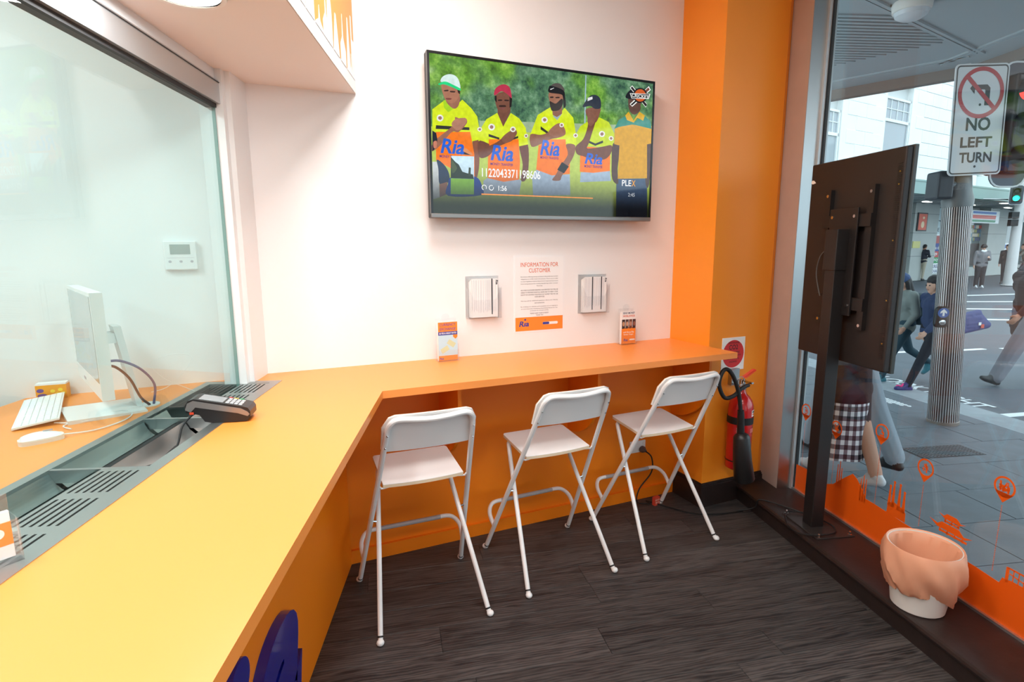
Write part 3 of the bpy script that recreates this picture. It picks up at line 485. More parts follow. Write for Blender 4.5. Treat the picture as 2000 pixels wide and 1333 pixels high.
# ------------------------------------------------------------------ television (local: x along the wall, -y into the room)
tvt = thing('television', 'large wall-mounted flat television showing cricket players in yellow shirts', 'television', WP(1.4385, 0.0, 2.11), WA)
MB().rbox(-.6585, .6585, -.075, -.045, -.384, .384, .006).build('rear_shell', M_BLACK, tvt)
MB().rbox(-.45, .45, -.05, -.0, -.28, .2, .01).build('wall_mount', M_BLACK, tvt)
b = MB(); b.box(-.6585, .6585, -.1, -.075, .372, .384); b.box(-.6585, -.647, -.1, -.075, -.384, .372); b.box(.647, .6585, -.1, -.075, -.384, .372)
b.build('bezel', mat('gloss_black_bezel', (20, 20, 22), 0.2), tvt)
MB().rbox(-.6585, .6585, -.103, -.075, -.384, -.362, .003).build('silver_strip', mat('silver_strip', (150, 146, 142), 0.35, 0.8), tvt)
def screen_mat(name, attr=True):
    m = bpy.data.materials.new(name); m.use_nodes = True; nt = m.node_tree; b = nt.nodes['Principled BSDF']; N = nt.nodes.new; L = nt.links.new
    b.inputs['Base Color'].default_value = (0.004, 0.004, 0.005, 1); b.inputs['Roughness'].default_value = 0.06
    tc = N('ShaderNodeTexCoord')
    if attr:
        at = N('ShaderNodeVertexColor'); at.layer_name = 'Col'; col = at.outputs[0]
    else:
        n1 = N('ShaderNodeTexNoise'); n1.inputs['Scale'].default_value = 16; n1.inputs['Detail'].default_value = 9; n1.inputs['Roughness'].default_value = .72; L(tc.outputs['Object'], n1.inputs['Vector'])
        cr = N('ShaderNodeValToRGB'); e = cr.color_ramp.elements; e[0].position = .34; e[0].color = srgb(40, 70, 60); e[1].position = .68; e[1].color = srgb(132, 170, 136); k = e.new(.5); k.color = srgb(80, 122, 88); L(n1.outputs[0], cr.inputs[0])
        cr2 = N('ShaderNodeValToRGB'); e = cr2.color_ramp.elements; e[0].position = .34; e[0].color = srgb(56, 96, 34); e[1].position = .68; e[1].color = srgb(150, 196, 84); k = e.new(.5); k.color = srgb(98, 150, 50); L(n1.outputs[0], cr2.inputs[0])
        nl = N('ShaderNodeTexNoise'); nl.inputs['Scale'].default_value = 3.2; nl.inputs['Detail'].default_value = 3; L(tc.outputs['Object'], nl.inputs['Vector'])
        mk = N('ShaderNodeMapRange'); mk.interpolation_type = 'SMOOTHSTEP'; mk.inputs[1].default_value = .44; mk.inputs[2].default_value = .60; L(nl.outputs[0], mk.inputs[0])
        mm = N('ShaderNodeMix'); mm.data_type = 'RGBA'; L(mk.outputs[0], mm.inputs[0]); L(cr.outputs[0], mm.inputs[6]); L(cr2.outputs[0], mm.inputs[7]); col = mm.outputs[2]
    n2 = N('ShaderNodeTexNoise'); n2.inputs['Scale'].default_value = 42; n2.inputs['Detail'].default_value = 4; L(tc.outputs['Object'], n2.inputs['Vector'])
    m2 = N('ShaderNodeMapRange'); m2.inputs[3].default_value = .82; m2.inputs[4].default_value = 1.42; L(n2.outputs[0], m2.inputs[0])
    sx = N('ShaderNodeSeparateXYZ'); L(tc.outputs['Object'], sx.inputs[0])
    fd = N('ShaderNodeMapRange'); fd.interpolation_type = 'SMOOTHSTEP'; fd.inputs[1].default_value = -.33; fd.inputs[2].default_value = -.10; fd.inputs[3].default_value = .03; fd.inputs[4].default_value = 1.0; L(sx.outputs[2], fd.inputs[0])   # dark player overlay along the lower edge of the picture
    mu = N('ShaderNodeMath'); mu.operation = 'MULTIPLY'; L(m2.outputs[0], mu.inputs[0])
    if name == 'screen_overlay': mu.inputs[1].default_value = 1.0
    else: L(fd.outputs[0], mu.inputs[1])
    L(col, b.inputs['Emission Color']); L(mu.outputs[0], b.inputs['Emission Strength'])
    m.cycles.emission_sampling = 'NONE'; return m
M_SCR, M_SCRBG, M_SCROV = screen_mat('screen_picture'), screen_mat('screen_backdrop', False), screen_mat('screen_overlay')
MB().box(-.647, .647, -.0965, -.075, -.363, .373).build('screen', M_SCRBG, tvt)
def color_mesh(name, polys, m, parent):   # polys: (color, verts, faces)
    me = bpy.data.meshes.new(name); V = []; F = []; Cc = []
    for col, vs_, fs in polys:
        k = len(V); V += vs_
        for f in fs: F.append(tuple(i + k for i in f)); Cc.append(col)
    me.from_pydata(V, [], F); me.materials.append(m)
    at = me.color_attributes.new('Col', 'FLOAT_COLOR', 'CORNER'); li = 0
    for p, c in zip(me.polygons, Cc):
        for _ in p.vertices: at.data[li].color = c; li += 1
    me.update(); return link(name, me, parent)
def clipx(x): return max(-.6465, min(.6465, x))
def clipz(z): return max(-.3625, min(.3725, z))
pic = []; yl = -.0967
bar = []
for col, sm, pts in TVP:
    P3 = [(p[0] / 1000, p[1] / 1000, 0) for p in pts]
    if sm: P3 = [tuple(q) for q in spline(P3, 4, True)]
    yl -= .00002
    vs_ = [(clipx(p[0]), yl, clipz(p[1])) for p in P3]
    (bar if tuple(col) == (236, 138, 48) else pic).append((srgb(*col), vs_, [tuple(range(len(vs_)))]))
color_mesh('progress_bar', bar, M_SCROV, tvt)
color_mesh('screen_players', pic, M_SCR, tvt)
yl -= .0001
for s, x, z, wd, hg, col, bold, sh in TVT:
    V, F, asp = text_geo(s, (.026 if sh else .012) if bold else 0.0, .25 if sh else 0.0)
    pict = sh or 'MON' in s or s == 'CRICKET'
    color_mesh('shirt_lettering' if pict else 'screen_caption', [(srgb(*col), [(x / 1000 + a * wd / 1000, yl, z / 1000 + c * hg / 1000) for a, c in V], F)], M_SCR if pict else M_SCROV, tvt)
def arc_quads(cx, cz, r, wv, a0, a1, n=14):
    P = []; F = []
    for i in range(n + 1):
        a = a0 + (a1 - a0) * i / n; P += [(cx + r * cos(a), yl, cz + r * sin(a)), (cx + (r - wv) * cos(a), yl, cz + (r - wv) * sin(a))]
    return P, [(2 * i, 2 * i + 1, 2 * i + 3, 2 * i + 2) for i in range(n)]
for cx_, a0, a1 in ((-.379, -.6, 4.4), (-.340, 0.9, 6.6)):
    V, F = arc_quads(cx_, -.230, .014, .004, a0, a1); color_mesh('player_icon', [(srgb(225, 225, 225), V, F)], M_SCROV, tvt)

# ------------------------------------------------------------------ notices and holders on the wall
po = thing('customer_notice', 'white laminated customer information notice with an orange foot on the wall', 'notice', WP(1.4235, 0.0, 1.32), WA)
MB().box(-.16, .16, -.0015, 0, -.215, .215).build('laminate_sheet', mat('laminate_film', (244, 243, 242), .25), po)
MB().box(-.15, .15, -.0022, -.0012, -.205, .208).build('paper', M_PAPER, po)
MB().box(-.15, .15, -.0030, -.0022, -.205, -.128).build('orange_footer', M_PRINTORNG, po)
b = MB(); add_text(b, 'INFORMATION FOR', -.117, .153, .234, .0235, -.0031, .0); add_text(b, 'CUSTOMER', -.067, .121, .134, .0235, -.0031, .0); b.build('heading', M_PRINTRED, po)
NOT = [('Businesses offering money services in Australia have certain', .094, 1), ('obligations to verify names of a person. This is set in order', .081, 1), ('to meet legislation and to help prevent organised businesses', .068, 1), ('from being abused for money laundering under counter', .055, 1), ('financing.', .043, .16),
       ('AS A NEW CUSTOMER SENDING OUR SERVICES YOU WILL BE', .020, 1), ('ASKED TO PROVIDE YOUR FULL NAME AND TO VERIFY YOUR', .007, 1), ('IDENTITY BY SHOWING VALID PHOTO ID THE FIRST TIME YOU USE', -.006, 1), ('OUR SERVICES', -.018, .26),
       ('We may ask for additional questions about your identity', -.040, 1), ('and transactions.', -.052, .27), ('By verifying your identity and transaction you are helping to', -.073, 1), ('protect Australian businesses from being abused for the', -.085, .98), ('purposes of criminal activity.', -.096, .5), ('PLEASE HAVE YOUR ID READY', -.111, .5), ('THANK YOU', -.122, .2)]
b = MB()
for s, z, wv in NOT: add_text(b, s, -.117 * wv, z, .234 * wv, .0068, -.0031)
b.build('body_text', M_INK, po)
b = MB(); add_text(b, 'R\u0131a', -.128, -.181, .062, .031, -.0032, .03, .2); b.add([(x_, -.0032, z_) for x_, z_ in circle(-.09, -.142, .0058, 14)], [tuple(range(14))]); b.build('logo', M_PRINTBLUE, po)
b = MB(); b.plate(rrect(.02, .118, -.175, -.160, .007), -.0034, -.0030); b.build('badge', M_PAPER, po); b = MB(); b.plate(rrect(.02, .062, -.1745, -.1605, .006), -.0037, -.0034); b.build('badge_blue', M_PRINTBLUE, po)

M_ACRYL = glass_mat('clear_acrylic', (.996, .996, .996), .97, .05, solid=.015)
def leaflet_holder(u, z, stripes, label):
    t = thing('leaflet_holder', label, 'leaflet holder', WP(u, 0.0, z), WA, 'wall leaflet holders')
    b = MB(); b.box(-.095, .095, -.002, 0, .0, .225); b.box(-.095, .095, -.045, -.043, .0, .10); b.box(-.095, -.093, -.045, 0, 0, .16); b.box(.093, .095, -.045, 0, 0, .16); b.box(-.095, .095, -.045, 0, 0, .002)
    b.plate([(-.095, .10), (-.06, .10), (-.095, .17)], -.045, -.043); b.plate([(.095, .10), (.06, .10), (.095, .17)], -.045, -.043)
    b.build('acrylic_pocket', M_ACRYL, t)
    n_ = 5
    for k in range(n_): MB().box(-.078 + .002 * k, .078 + .002 * (k % 2), -.010 - .006 * k, -.0065 - .006 * k, .006, .215 - .004 * (n_ - k)).build('form', M_PAPER, t)
    yy = -.0342; b = MB()
    for x_ in stripes: b.box(x_ - .003, x_ + .003, yy - .0005, yy, .02, .212)
    b.build('black_stripe', M_INK if 0 else M_BLACK, t)
    b = MB(); x_ = -.07
    while x_ < .07: b.box(x_, x_ + .0011, yy - .0004, yy, .03 + .02 * random.random(), .205); x_ += random.choice((.006, .008, .011))
    b.build('printed_lines', M_FAINT, t)
    V, F, asp = text_geo('Ria', .03, .2); MB().add([(.066 + c * .013, yy - .0004, .205 - a * .026) for a, c in V], F).build('form_logo', M_INK, t)
leaflet_holder(1.078, 1.205, (.044,), 'clear wall leaflet holder whose forms show one black stripe')
leaflet_holder(1.770, 1.197, (-.018, .043), 'clear wall leaflet holder whose forms show two black stripes')

def brochure_stand(name, label, x_, y_, rz, paint, wd=.105, h=.20):
    t = thing(name, label, 'brochure stand', (x_, y_, 1.0), rz)
    b = MB(); b.box(-wd / 2 - .004, wd / 2 + .004, .02, .022, 0, h + .02); b.box(-wd / 2 - .004, wd / 2 + .004, -.020, -.018, 0, .06); b.box(-wd / 2 - .004, -wd / 2 - .002, -.02, .02, 0, .09); b.box(wd / 2 + .002, wd / 2 + .004, -.02, .02, 0, .09); b.box(-wd / 2 - .004, wd / 2 + .004, -.03, .045, 0, .003)
    b.plate(rrect(-.022, .022, h + .0, h + .045, .02), .02, .022)
    b.build('acrylic_base', M_ACRYL, t)
    for k in range(3): MB().box(-wd / 2 + .001 * k, wd / 2 + .001 * k, -.010 + .008 * k, -.004 + .008 * k, .004, .004 + h - .003 * k).build('brochure', M_PAPER, t)
    paint(t, wd, h)
def paint_exchange(t, wd, h):
    y = -.0103
    for q, e in (([(-wd / 2, .004), (wd / 2, .004), (wd / 2, .030), (-wd / 2, .030)], 0), ([(-wd / 2, .155), (wd / 2, .155), (wd / 2, .204), (-wd / 2, .204)], 0), ([(.028, .137), (.0525, .137), (.0525, .125), (.042, .114), (.028, .126)], .0001)): b = MB(); flat_poly(b, q, y - e); b.build('orange_print', M_PRINTORNG, t)
    b = MB(); flat_poly(b, [(-wd / 2, .137), (wd / 2, .137), (wd / 2, .155), (-wd / 2, .155)], y); b.build('blue_band', M_PRINTBLUE, t)
    b = MB(); flat_poly(b, [(-wd / 2, .030), (wd / 2, .030), (wd / 2, .137), (-wd / 2, .137)], y); b.build('picture', mat('print_pale_blue', (190, 220, 232), .5), t)
    text_part('title', M_PRINTBLUE, t, 'CURRENCY', -.044, .184, .088, .014, y - .0002, .01, .15); text_part('title', M_PRINTBLUE, t, 'EXCHANGE', -.044, .162, .088, .014, y - .0002, .01, .15); text_part('logo', M_PRINTBLUE, t, 'R\u0131a', -.047, .010, .022, .011, y - .0002, .03, .2)
    b = MB(); add_text(b, '$0 FEE & GREAT RATES', -.047, .141, .094, .010, y - .0002, .02); b.build('subtitle', M_PAPER, t)
    b = MB(); c0, s0 = cos(.7), sin(.7)
    for cx_, cz_, a in ((-.018, .062, .5), (.018, .092, -.6)): b = MB(); flat_poly(b, [(cx_ + x_ * cos(a) - z_ * sin(a), cz_ + x_ * sin(a) + z_ * cos(a)) for x_, z_ in ((-.022, -.013), (.022, -.013), (.022, .013), (-.022, .013))], y - .0003); b.build('banknote', mat('print_note_green', (206, 212, 170), .5), t)
def paint_money(t, wd, h):
    y = -.0103; b = MB(); flat_poly(b, [(-wd / 2, .004), (wd / 2, .004), (wd / 2, .098), (.02, .107), (-.02, .105), (-wd / 2, .094)], y); b.build('orange_print', M_PRINTORNG, t)
    b = MB(); add_text(b, 'SEND MONEY', -.042, .184, .084, .012, y - .0002, .02); b.build('title', mat('print_navy', (60, 70, 100), .5), t)
    b = MB(); add_text(b, 'WORLDWIDE', -.042, .166, .084, .012, y - .0002, .02); b.build('title_orange', M_PRINTRED, t)
    for k, (c1, c2) in enumerate((((196, 150, 112), (60, 44, 40)), ((206, 160, 132), (80, 64, 60)), ((190, 140, 116), (110, 66, 48)), ((150, 96, 78), (70, 40, 40)))):
        x0 = -wd / 2 + .002 + k * wd / 4; b = MB(); flat_poly(b, [(x0, .096), (x0 + wd / 4 - .003, .098), (x0 + wd / 4 - .003, .152), (x0, .152)], y - .0002); b.build('photo', mat('print_photo_%d' % k, c2, .5), t)
        b = MB(); flat_poly(b, [(x0 + wd / 8 + .008 * cos(a) - .001, .125 + .014 * sin(a)) for a in [2 * PI * i / 14 for i in range(14)]], y - .0004); b.build('face_print', mat('print_face_%d' % k, c1, .5), t)
    b = MB(); add_text(b, 'with Bonus Ria', -.038, .070, .076, .010, y - .0002, .01); add_text(b, 'Family Target', -.034, .055, .068, .010, y - .0002, .01); b.build('slogan', M_PAPER, t)
    b = MB(); add_text(b, 'R\u0131a', -.034, .02, .03, .016, y - .0002, .03, .2); b.build('logo', M_PRINTBLUE, t)
    b = MB(); b.plate(rrect(.008, .046, .024, .033, .004), y - .0004, y); b.build('badge', M_PAPER, t)
q = WP(.853, .075); brochure_stand('brochure_stand', 'small clear stand of blue and orange currency exchange brochures on the counter', q[0], q[1], WA + .06, paint_exchange)
q = WP(1.985, .065); brochure_stand('brochure_stand', 'small clear stand of send money brochures with faces beside the orange pier', q[0], q[1], WA - .02, paint_money, .10, .195)
# acrylic stand cut by the left edge of the picture
t = thing('card_stand', 'clear acrylic card stand with an orange card on the steel tray', 'card stand', (-.905, 1.03, 1.002), 0.9)
b = MB(); b.box(-.05, .05, -.028, -.026, 0, .085); b.box(-.05, .05, .026, .028, 0, .12); b.box(-.05, .05, -.028, .028, 0, .003); b.box(.048, .05, -.028, .028, 0, .085); b.box(-.05, -.048, -.028, .028, 0, .085); b.build('acrylic_box', M_ACRYL, t)
MB().box(-.043, .043, -.006, .004, .004, .095).build('card', M_PAPER, t); MB().box(-.043, .043, -.0068, -.006, .03, .075).build('orange_print', M_PRINTORNG, t)
b = MB(); b.add([(x_, -.0070, z_) for x_, z_ in circle(.022, .055, .010, 16)], [tuple(range(16))]); b.build('white_dot', M_PAPER, t)

# ------------------------------------------------------------------ folding bar stools (local: +y towards the counter)
PLYEDGE = mat('plywood_edge', (226, 204, 172), 0.55)
PLYTOP = mat('white_laminate', (240, 238, 236), 0.4, noise=(2.0, .012))
GREYBAR = mat('worn_grey_bar', (170, 166, 166), 0.4, noise=(30, .12))
R_ = .0115
def A_at(s, z): k = z / .878; return (s * (.253 - .080 * k), .4764 * (1 - k), z)
def B_at(s, z): k = z / .615; return (s * (.236 - .082 * k), -.0066 + .40 * k, z)
def stool_parts(root):
    # back frame: continuous tube over the top
    top = [A_at(-1, .62), A_at(-1, .80)]
    up = [(-.171, -.012, .905), (-.150, -.030, .942)] ; 
    L_ = [A_at(-1, .42), A_at(-1, .70), A_at(-1, .85), (-.170, -.008, .898), (-.158, -.026, .928), (-.130, -.034, .941)]
    mid = [(-.06, -.046, .938), (0, -.050, .936), (.06, -.046, .938)]
    Rr = [(-p[0], p[1], p[2]) for p in L_[::-1]]
    MB().tube(spline(L_ + mid + Rr, 5), R_, 10).build('back_frame', M_WHITEMET, root, True)
    for s in (-1, 1):
        MB().tube([A_at(s, .43), A_at(s, .012)], R_, 10).build('leg', M_WHITEMET, root, True)
        MB().tube(spline([B_at(s, .012), B_at(s, .3), B_at(s, .57), (s * .148, .385, .605), (s * .120, .398, .612), (s * .05, .400, .612)], 5), R_ * .93, 10).build('leg', M_WHITEMET, root, True)
        MB().tube([A_at(s, .41), B_at(s, .402)], .005, 8).build('hinge_pin', M_CHROME, root, True)
        MB().tube(spline([(s * .150, .150, .600), (s * .178, .148, .598), (s * .186, .145, .606), A_at(s, .615)], 4), .004, 6).build('seat_hook', M_WHITEMET, root, True)
        for fn in (A_at, B_at):
            p = fn(s, 0.0)
            MB().ball((p[0], p[1], .0135), .0160, 12, (1, 1, .84)).build('foot_cap', M_WHITEPL, root, True)
            MB().tube([fn(s, .0245), fn(s, .030)], .0124, 12).build('foot_gap', M_BLACK, root)
        for z in (.878, .819):
            p = A_at(s, z); MB().ball((p[0], p[1] - R_ * .95, p[2] - .004), .0042, 8).build('screw', M_CHROME, root, True)
    MB().tube([(-.06, .400, .612), (.06, .400, .612)], R_ * .93, 10).build('seat_rail', M_WHITEMET, root, True)
    a = A_at(-1, .165); fr = [a, (a[0] - .002, a[1] + .055, .215), (a[0] + .035, a[1] + .095, .245), (-.12, a[1] + .1, .247)]
    frr = [(-p[0], p[1], p[2]) for p in fr[::-1]]
    MB().tube(spline(fr, 5), .0105, 10).build('foot_rest_end', M_WHITEMET, root, True); MB().tube(spline(frr, 5), .0105, 10).build('foot_rest_end', M_WHITEMET, root, True)
    MB().tube([(-.155, a[1] + .099, .247), (.155, a[1] + .099, .247)], .0112, 10).build('foot_rest', GREYBAR, root, True)
    # seat: thin ply, bowed rear edge, tilted back
    def zt(y): return .63 + (y - .280) / .137 * .0143
    rear = [(-.1735 + .347 * i / 10, .1434 - .012 * sin(PI * i / 10)) for i in range(11)]
    out = rear + [(.1735, .405), (.165, .417), (-.165, .417), (-.1735, .405)]
    n_ = len(out)
    MB().add([(x_, y_, zt(y_)) for x_, y_ in out] + [(x_, y_, zt(y_) - .002) for x_, y_ in out], [tuple(range(n_)), tuple(range(2 * n_ - 1, n_ - 1, -1))] + [(i, i + n_, (i + 1) % n_ + n_, (i + 1) % n_) for i in range(n_)]).build('seat', PLYTOP, root)
    MB().add([(x_, y_, zt(y_) - .002) for x_, y_ in out] + [(x_, y_, zt(y_) - .015) for x_, y_ in out], [tuple(range(n_)), tuple(range(2 * n_ - 1, n_ - 1, -1))] + [(i, i + n_, (i + 1) % n_ + n_, (i + 1) % n_) for i in range(n_)]).build('seat_ply', PLYEDGE, root)
    # backrest: curved ply in front of the tube, rounded top corners
    def bend(x_, z_, o): k = (z_ - .80) / .15; return (x_, .055 - .066 * k - .018 * (1 - (x_ / .19) ** 2) + o, z_)
    ol = [(-.190, .80), (-.187, .793), (-.15, .790)] + [(-.15 + .30 * i / 10, .790) for i in range(1, 10)] + [(.15, .790), (.187, .793), (.190, .80), (.190, .90), (.184, .930), (.166, .952), (.140, .960)]
    ol += [(.140 - .28 * i / 10, .960 - .006 * sin(PI * i / 10)) for i in range(1, 11)] + [(-.166, .952), (-.184, .930), (-.190, .90)]
    def shell(o0, o1, m, nm):
        # strips between mirrored outline points keep the panel curved
        xs = [-.190 + .38 * i / 16 for i in range(17)]; V = []
        def lim(x_, top):
            ax = abs(x_)
            if top: return .957 if ax < .135 else .90 + .057 * math.sqrt(max(0, 1 - ((ax - .135) / .0551) ** 2))
            return .790 if ax < .180 else .790 + .012 * (ax - .18) / .01
        nz = 6
        for x_ in xs:
            lo, hi = lim(x_, 0), lim(x_, 1)
            for k in range(nz + 1): V.append(bend(x_, lo + (hi - lo) * k / nz, o0))
        for x_ in xs:
            lo, hi = lim(x_, 0), lim(x_, 1)
            for k in range(nz + 1): V.append(bend(x_, lo + (hi - lo) * k / nz, o1))
        g = nz + 1; off = 17 * g; F = []
        for i in range(16):
            for k in range(nz):
                a = i * g + k; F += [(a, a + 1, a + g + 1, a + g), (off + a, off + a + g, off + a + g + 1, off + a + 1)]
        edge = [(i * g) for i in range(17)] + [16 * g + k for k in range(1, nz + 1)] + [i * g + nz for i in range(15, -1, -1)] + [k for k in range(nz - 1, 0, -1)]
        F += [(edge[i], edge[(i + 1) % len(edge)], off + edge[(i + 1) % len(edge)], off + edge[i]) for i in range(len(edge))]
        MB().add(V, F).build(nm, m, root, True)
    shell(-.003, .006, PLYTOP, 'backrest'); shell(.006, .010, PLYEDGE, 'backrest_ply')
STOOLS = [(-.1542, 2.1289, .3166, 'white folding bar stool nearest the glass screen, left of the three'), (.4722, 2.3948, .358, 'white folding bar stool in the middle of the row of three'), (1.1013, 2.6427, .358, 'white folding bar stool beside the fire extinguisher and orange pier')]
s0 = thing('bar_stool', STOOLS[0][3], 'bar stool', (STOOLS[0][0], STOOLS[0][1], 0), STOOLS[0][2], 'bar stools along the counter'); stool_parts(s0)
for x_, y_, a, lab in STOOLS[1:]:
    c = s0.copy(); COL.objects.link(c); c.location = (x_, y_, 0); c.rotation_euler = (0, 0, a); c['label'] = lab
    for ch in s0.children: k = ch.copy(); COL.objects.link(k); k.parent = c

# ------------------------------------------------------------------ power point, cable and small box
t = thing('power_point', 'white wall power point under the counter behind the right stool', 'power point', WP(2.065, .088, .348), WA)
MB().rbox(-.058, .058, -.011, 0, -.038, .038, .004).build('face_plate', M_WHITEPL, t); b = MB(); b.rbox(-.045, -.035, -.015, -.011, .012, .026, .001); b.rbox(.035, .045, -.015, -.011, .012, .026, .001); b.build('switch', M_WHITEPL, t)
c = thing('power_cable', 'black power cable with grey plug trailing from the power point to the display pole', 'cable', WP(2.095, .1, .33), WA)
MB().lathe([(.021, 0), (.021, .014), (.013, .026), (.008, .038)], (0, 0, 0), 14, 'y').build('plug', mat('grey_plug', (92, 84, 82), .45), c, True)
ci = c.matrix_basis.inverted() if False else Matrix.Translation(c.location) @ Matrix.Rotation(WA, 4, 'Z'); cinv = ci.inverted()
def ploc(p): return cinv @ Vector(p)
cab = [WP(2.095, .138, .327), WP(2.125, .16, .29), WP(2.12, .17, .20), WP(2.04, .16, .10), WP(2.02, .17, .02), WP(2.1, .19, .006), (1.10, 3.20, .006), (1.30, 3.03, .006), (1.45, 3.0, .006), (1.62, 3.02, .007), MP(1.78, 2.92, .007), MP(1.852, 2.86, .05), MP(1.865, 2.84, .108), MP(1.92, 2.80, .109), MP(1.97, 2.73, .108), MP(2.03, 2.64, .107)]
MB().tube(spline([ploc(p) for p in cab], 6), .0042, 6).build('cord', M_RUBBER, c, True)
coil = []
for k in range(26):
    a = k / 25 * 2 * PI * 1.9 + 2.2; r = .115 - .012 * sin(3 * a); m_ = 1.95 + r * cos(a) * .95; s_ = 2.52 + r * 1.15 * sin(a); coil.append(ploc(MP(m_, s_, max(.110, .118) if m_ > 1.87 else .112)))
MB().tube(spline(coil, 4), .0042, 6).build('coiled_cord', M_RUBBER, c, True)
t = thing('match_box', 'small red cardboard box on the floor by the stool foot', 'box', (1.14, 3.165, 0), .5)
MB().box(-.022, .022, -.011, .011, 0, .052).build('carton', mat('red_card', (204, 70, 50), .55), t); b = MB(); add_text(b, 'SAVE', -.018, .03, .036, .010, -.0113, .01); add_text(b, '$10', -.014, .012, .028, .012, -.0113, .01); b.build('print', mat('print_cream', (240, 214, 190), .6), t)

# ------------------------------------------------------------------ fire extinguisher and its sign on the pier
t = thing('extinguisher_sign', 'white square sign with a red disc marking the fire extinguisher', 'sign', WP(2.552, .345, .942), WA)
MB().box(-.09, .09, -.003, 0, -.1, .1).build('plate', M_PAPER, t)
b = MB(); b.add([(x_, -.0035, z_) for x_, z_ in circle(0, 0, .084, 40)], [tuple(range(40))]); b.build('red_disc', mat('sign_red', (206, 28, 30), .4), t)
M_SD = mat('sign_dark', (26, 6, 8), .5)
text_part('lettering', M_SD, t, 'CO2', -.036, .026, .070, .030, -.0038, .015)
for i, (s, wv) in enumerate((('FIRE EXTINGUISHER', .11), ('TYPE OF FIRE', .10), ('FLAMMABLE LIQUIDS', .12), ('ELECTRICAL', .10), ('HAZARDS', .06))): text_part('lettering', M_SD, t, s, -wv / 2 * (.8 if i == 0 else 1), .062 if i == 0 else .004 - .019 * (i - 1), wv * (.8 if i == 0 else 1), .011, -.0038, .008)
E_ = thing('fire_extinguisher', 'red carbon dioxide fire extinguisher with black horn hung on the orange pier', 'fire extinguisher', WP(2.555, .430, .255), WA)
RED = mat('extinguisher_red', (196, 22, 24), .22, coat=.5)
MB().lathe([(.0, .0), (.062, .0), (.070, .006), (.072, .015), (.072, .365), (.070, .392), (.060, .424), (.045, .446), (.030, .460), (.022, .478), (.020, .492), (0, .492)], seg=32, cap=False).build('cylinder', RED, E_, True)
MB().lathe([(.0725, .052), (.0733, .052), (.0733, .058), (.0725, .058)], seg=32, cap=False).build('base_ring', M_BLACK, E_)
MB().lathe([(.0726, .285), (.0740, .285), (.0740, .328), (.0726, .328)], seg=32, cap=False).build('strap', M_RUBBER, E_)
MB().lathe([(.021, .488), (.024, .492), (.024, .512), (.018, .52), (.018, .545), (.012, .55), (0, .55)], seg=18).build('valve', M_CHROME, E_, True)
b = MB(); b.box(-.008, .008, -.075, .02, .535, .545); b.build('lever', M_CHROME, E_); b = MB(); b.add([(x_, y_, z_) for x_, y_, z_ in ((0, 0, .555), (.020, -.01, .555), (.075, -.03, .600), (.058, -.025, .603))] + [(x_, y_ + .012, z_ + .006) for x_, y_, z_ in ((0, 0, .555), (.020, -.01, .555), (.075, -.03, .600), (.058, -.025, .603))], [(0, 1, 2, 3), (7, 6, 5, 4), (0, 4, 5, 1), (1, 5, 6, 2), (2, 6, 7, 3), (3, 7, 4, 0)]); b.build('red_handle', mat('handle_red', (220, 60, 30), .4), E_)
MB().tube([(.026 * cos(2 * PI * i / 16) - .035, -.02, .545 + .026 * sin(2 * PI * i / 16)) for i in range(16)], .0022, 6, True).build('pull_ring', M_CHROME, E_, True)
hose = [(-.012, -.055, .525), (-.055, -.078, .53), (-.108, -.09, .520), (-.162, -.095, .489), (-.226, -.09, .485), (-.27, -.088, .564), (-.252, -.088, .632), (-.216, -.09, .646), (-.17, -.095, .595), (-.131, -.102, .495), (-.112, -.106, .386)]
MB().tube(spline(hose, 7), .0115, 10).build('hose', M_RUBBER, E_, True)
MB().tube([(-.113, -.106, .40), (-.110, -.107, .36), (-.103, -.108, .24)], [.018, .02, .022], 12).build('horn_grip', M_BLACK, E_, True)
MB().tube([(-.104, -.112, .264), (-.103, -.113, .254), (-.101, -.114, .24), (-.085, -.115, .10), (-.062, -.117, -.018), (-.061, -.117, -.022)], [.023, .038, .046, .052, .058, .055], 24).build('horn', mat('horn_black', (26, 25, 26), .4), E_, True)
b = MB(); b.box(-.03, .03, .055, .085, .50, .60); b.box(-.012, .012, -.03, .06, .505, .512); b.build('wall_bracket', M_STEEL, E_)
def wrap(b, s, x0, x1, z0, z1, r, m, nm):
    k = 8; V = []
    for i in range(k + 1):
        a = x0 + (x1 - x0) * i / k; V += [(r * sin(a), -r * cos(a), z0), (r * sin(a), -r * cos(a), z1)]
    MB().add(V, [(2 * i, 2 * i + 2, 2 * i + 3, 2 * i + 1) for i in range(k)]).build(nm, m, E_)
wrap(None, None, .18, .82, .335, .372, .0728, M_PAPER, 'inspection_label'); wrap(None, None, .25, .75, .357, .367, .0731, M_BLACK, 'label_bar'); wrap(None, None, .28, .7, .342, .353, .0731, M_PRINTRED, 'label_stripe')
for k in range(14): wrap(None, None, -1.05, -.62 - .05 * (k % 3), .262 - k * .0105, .266 - k * .0105, .0728, M_PAPER, 'instruction_line')
wrap(None, None, .1, .75, .235, .262, .0727, mat('label_pale_red', (222, 110, 104), .4), 'maker_label')

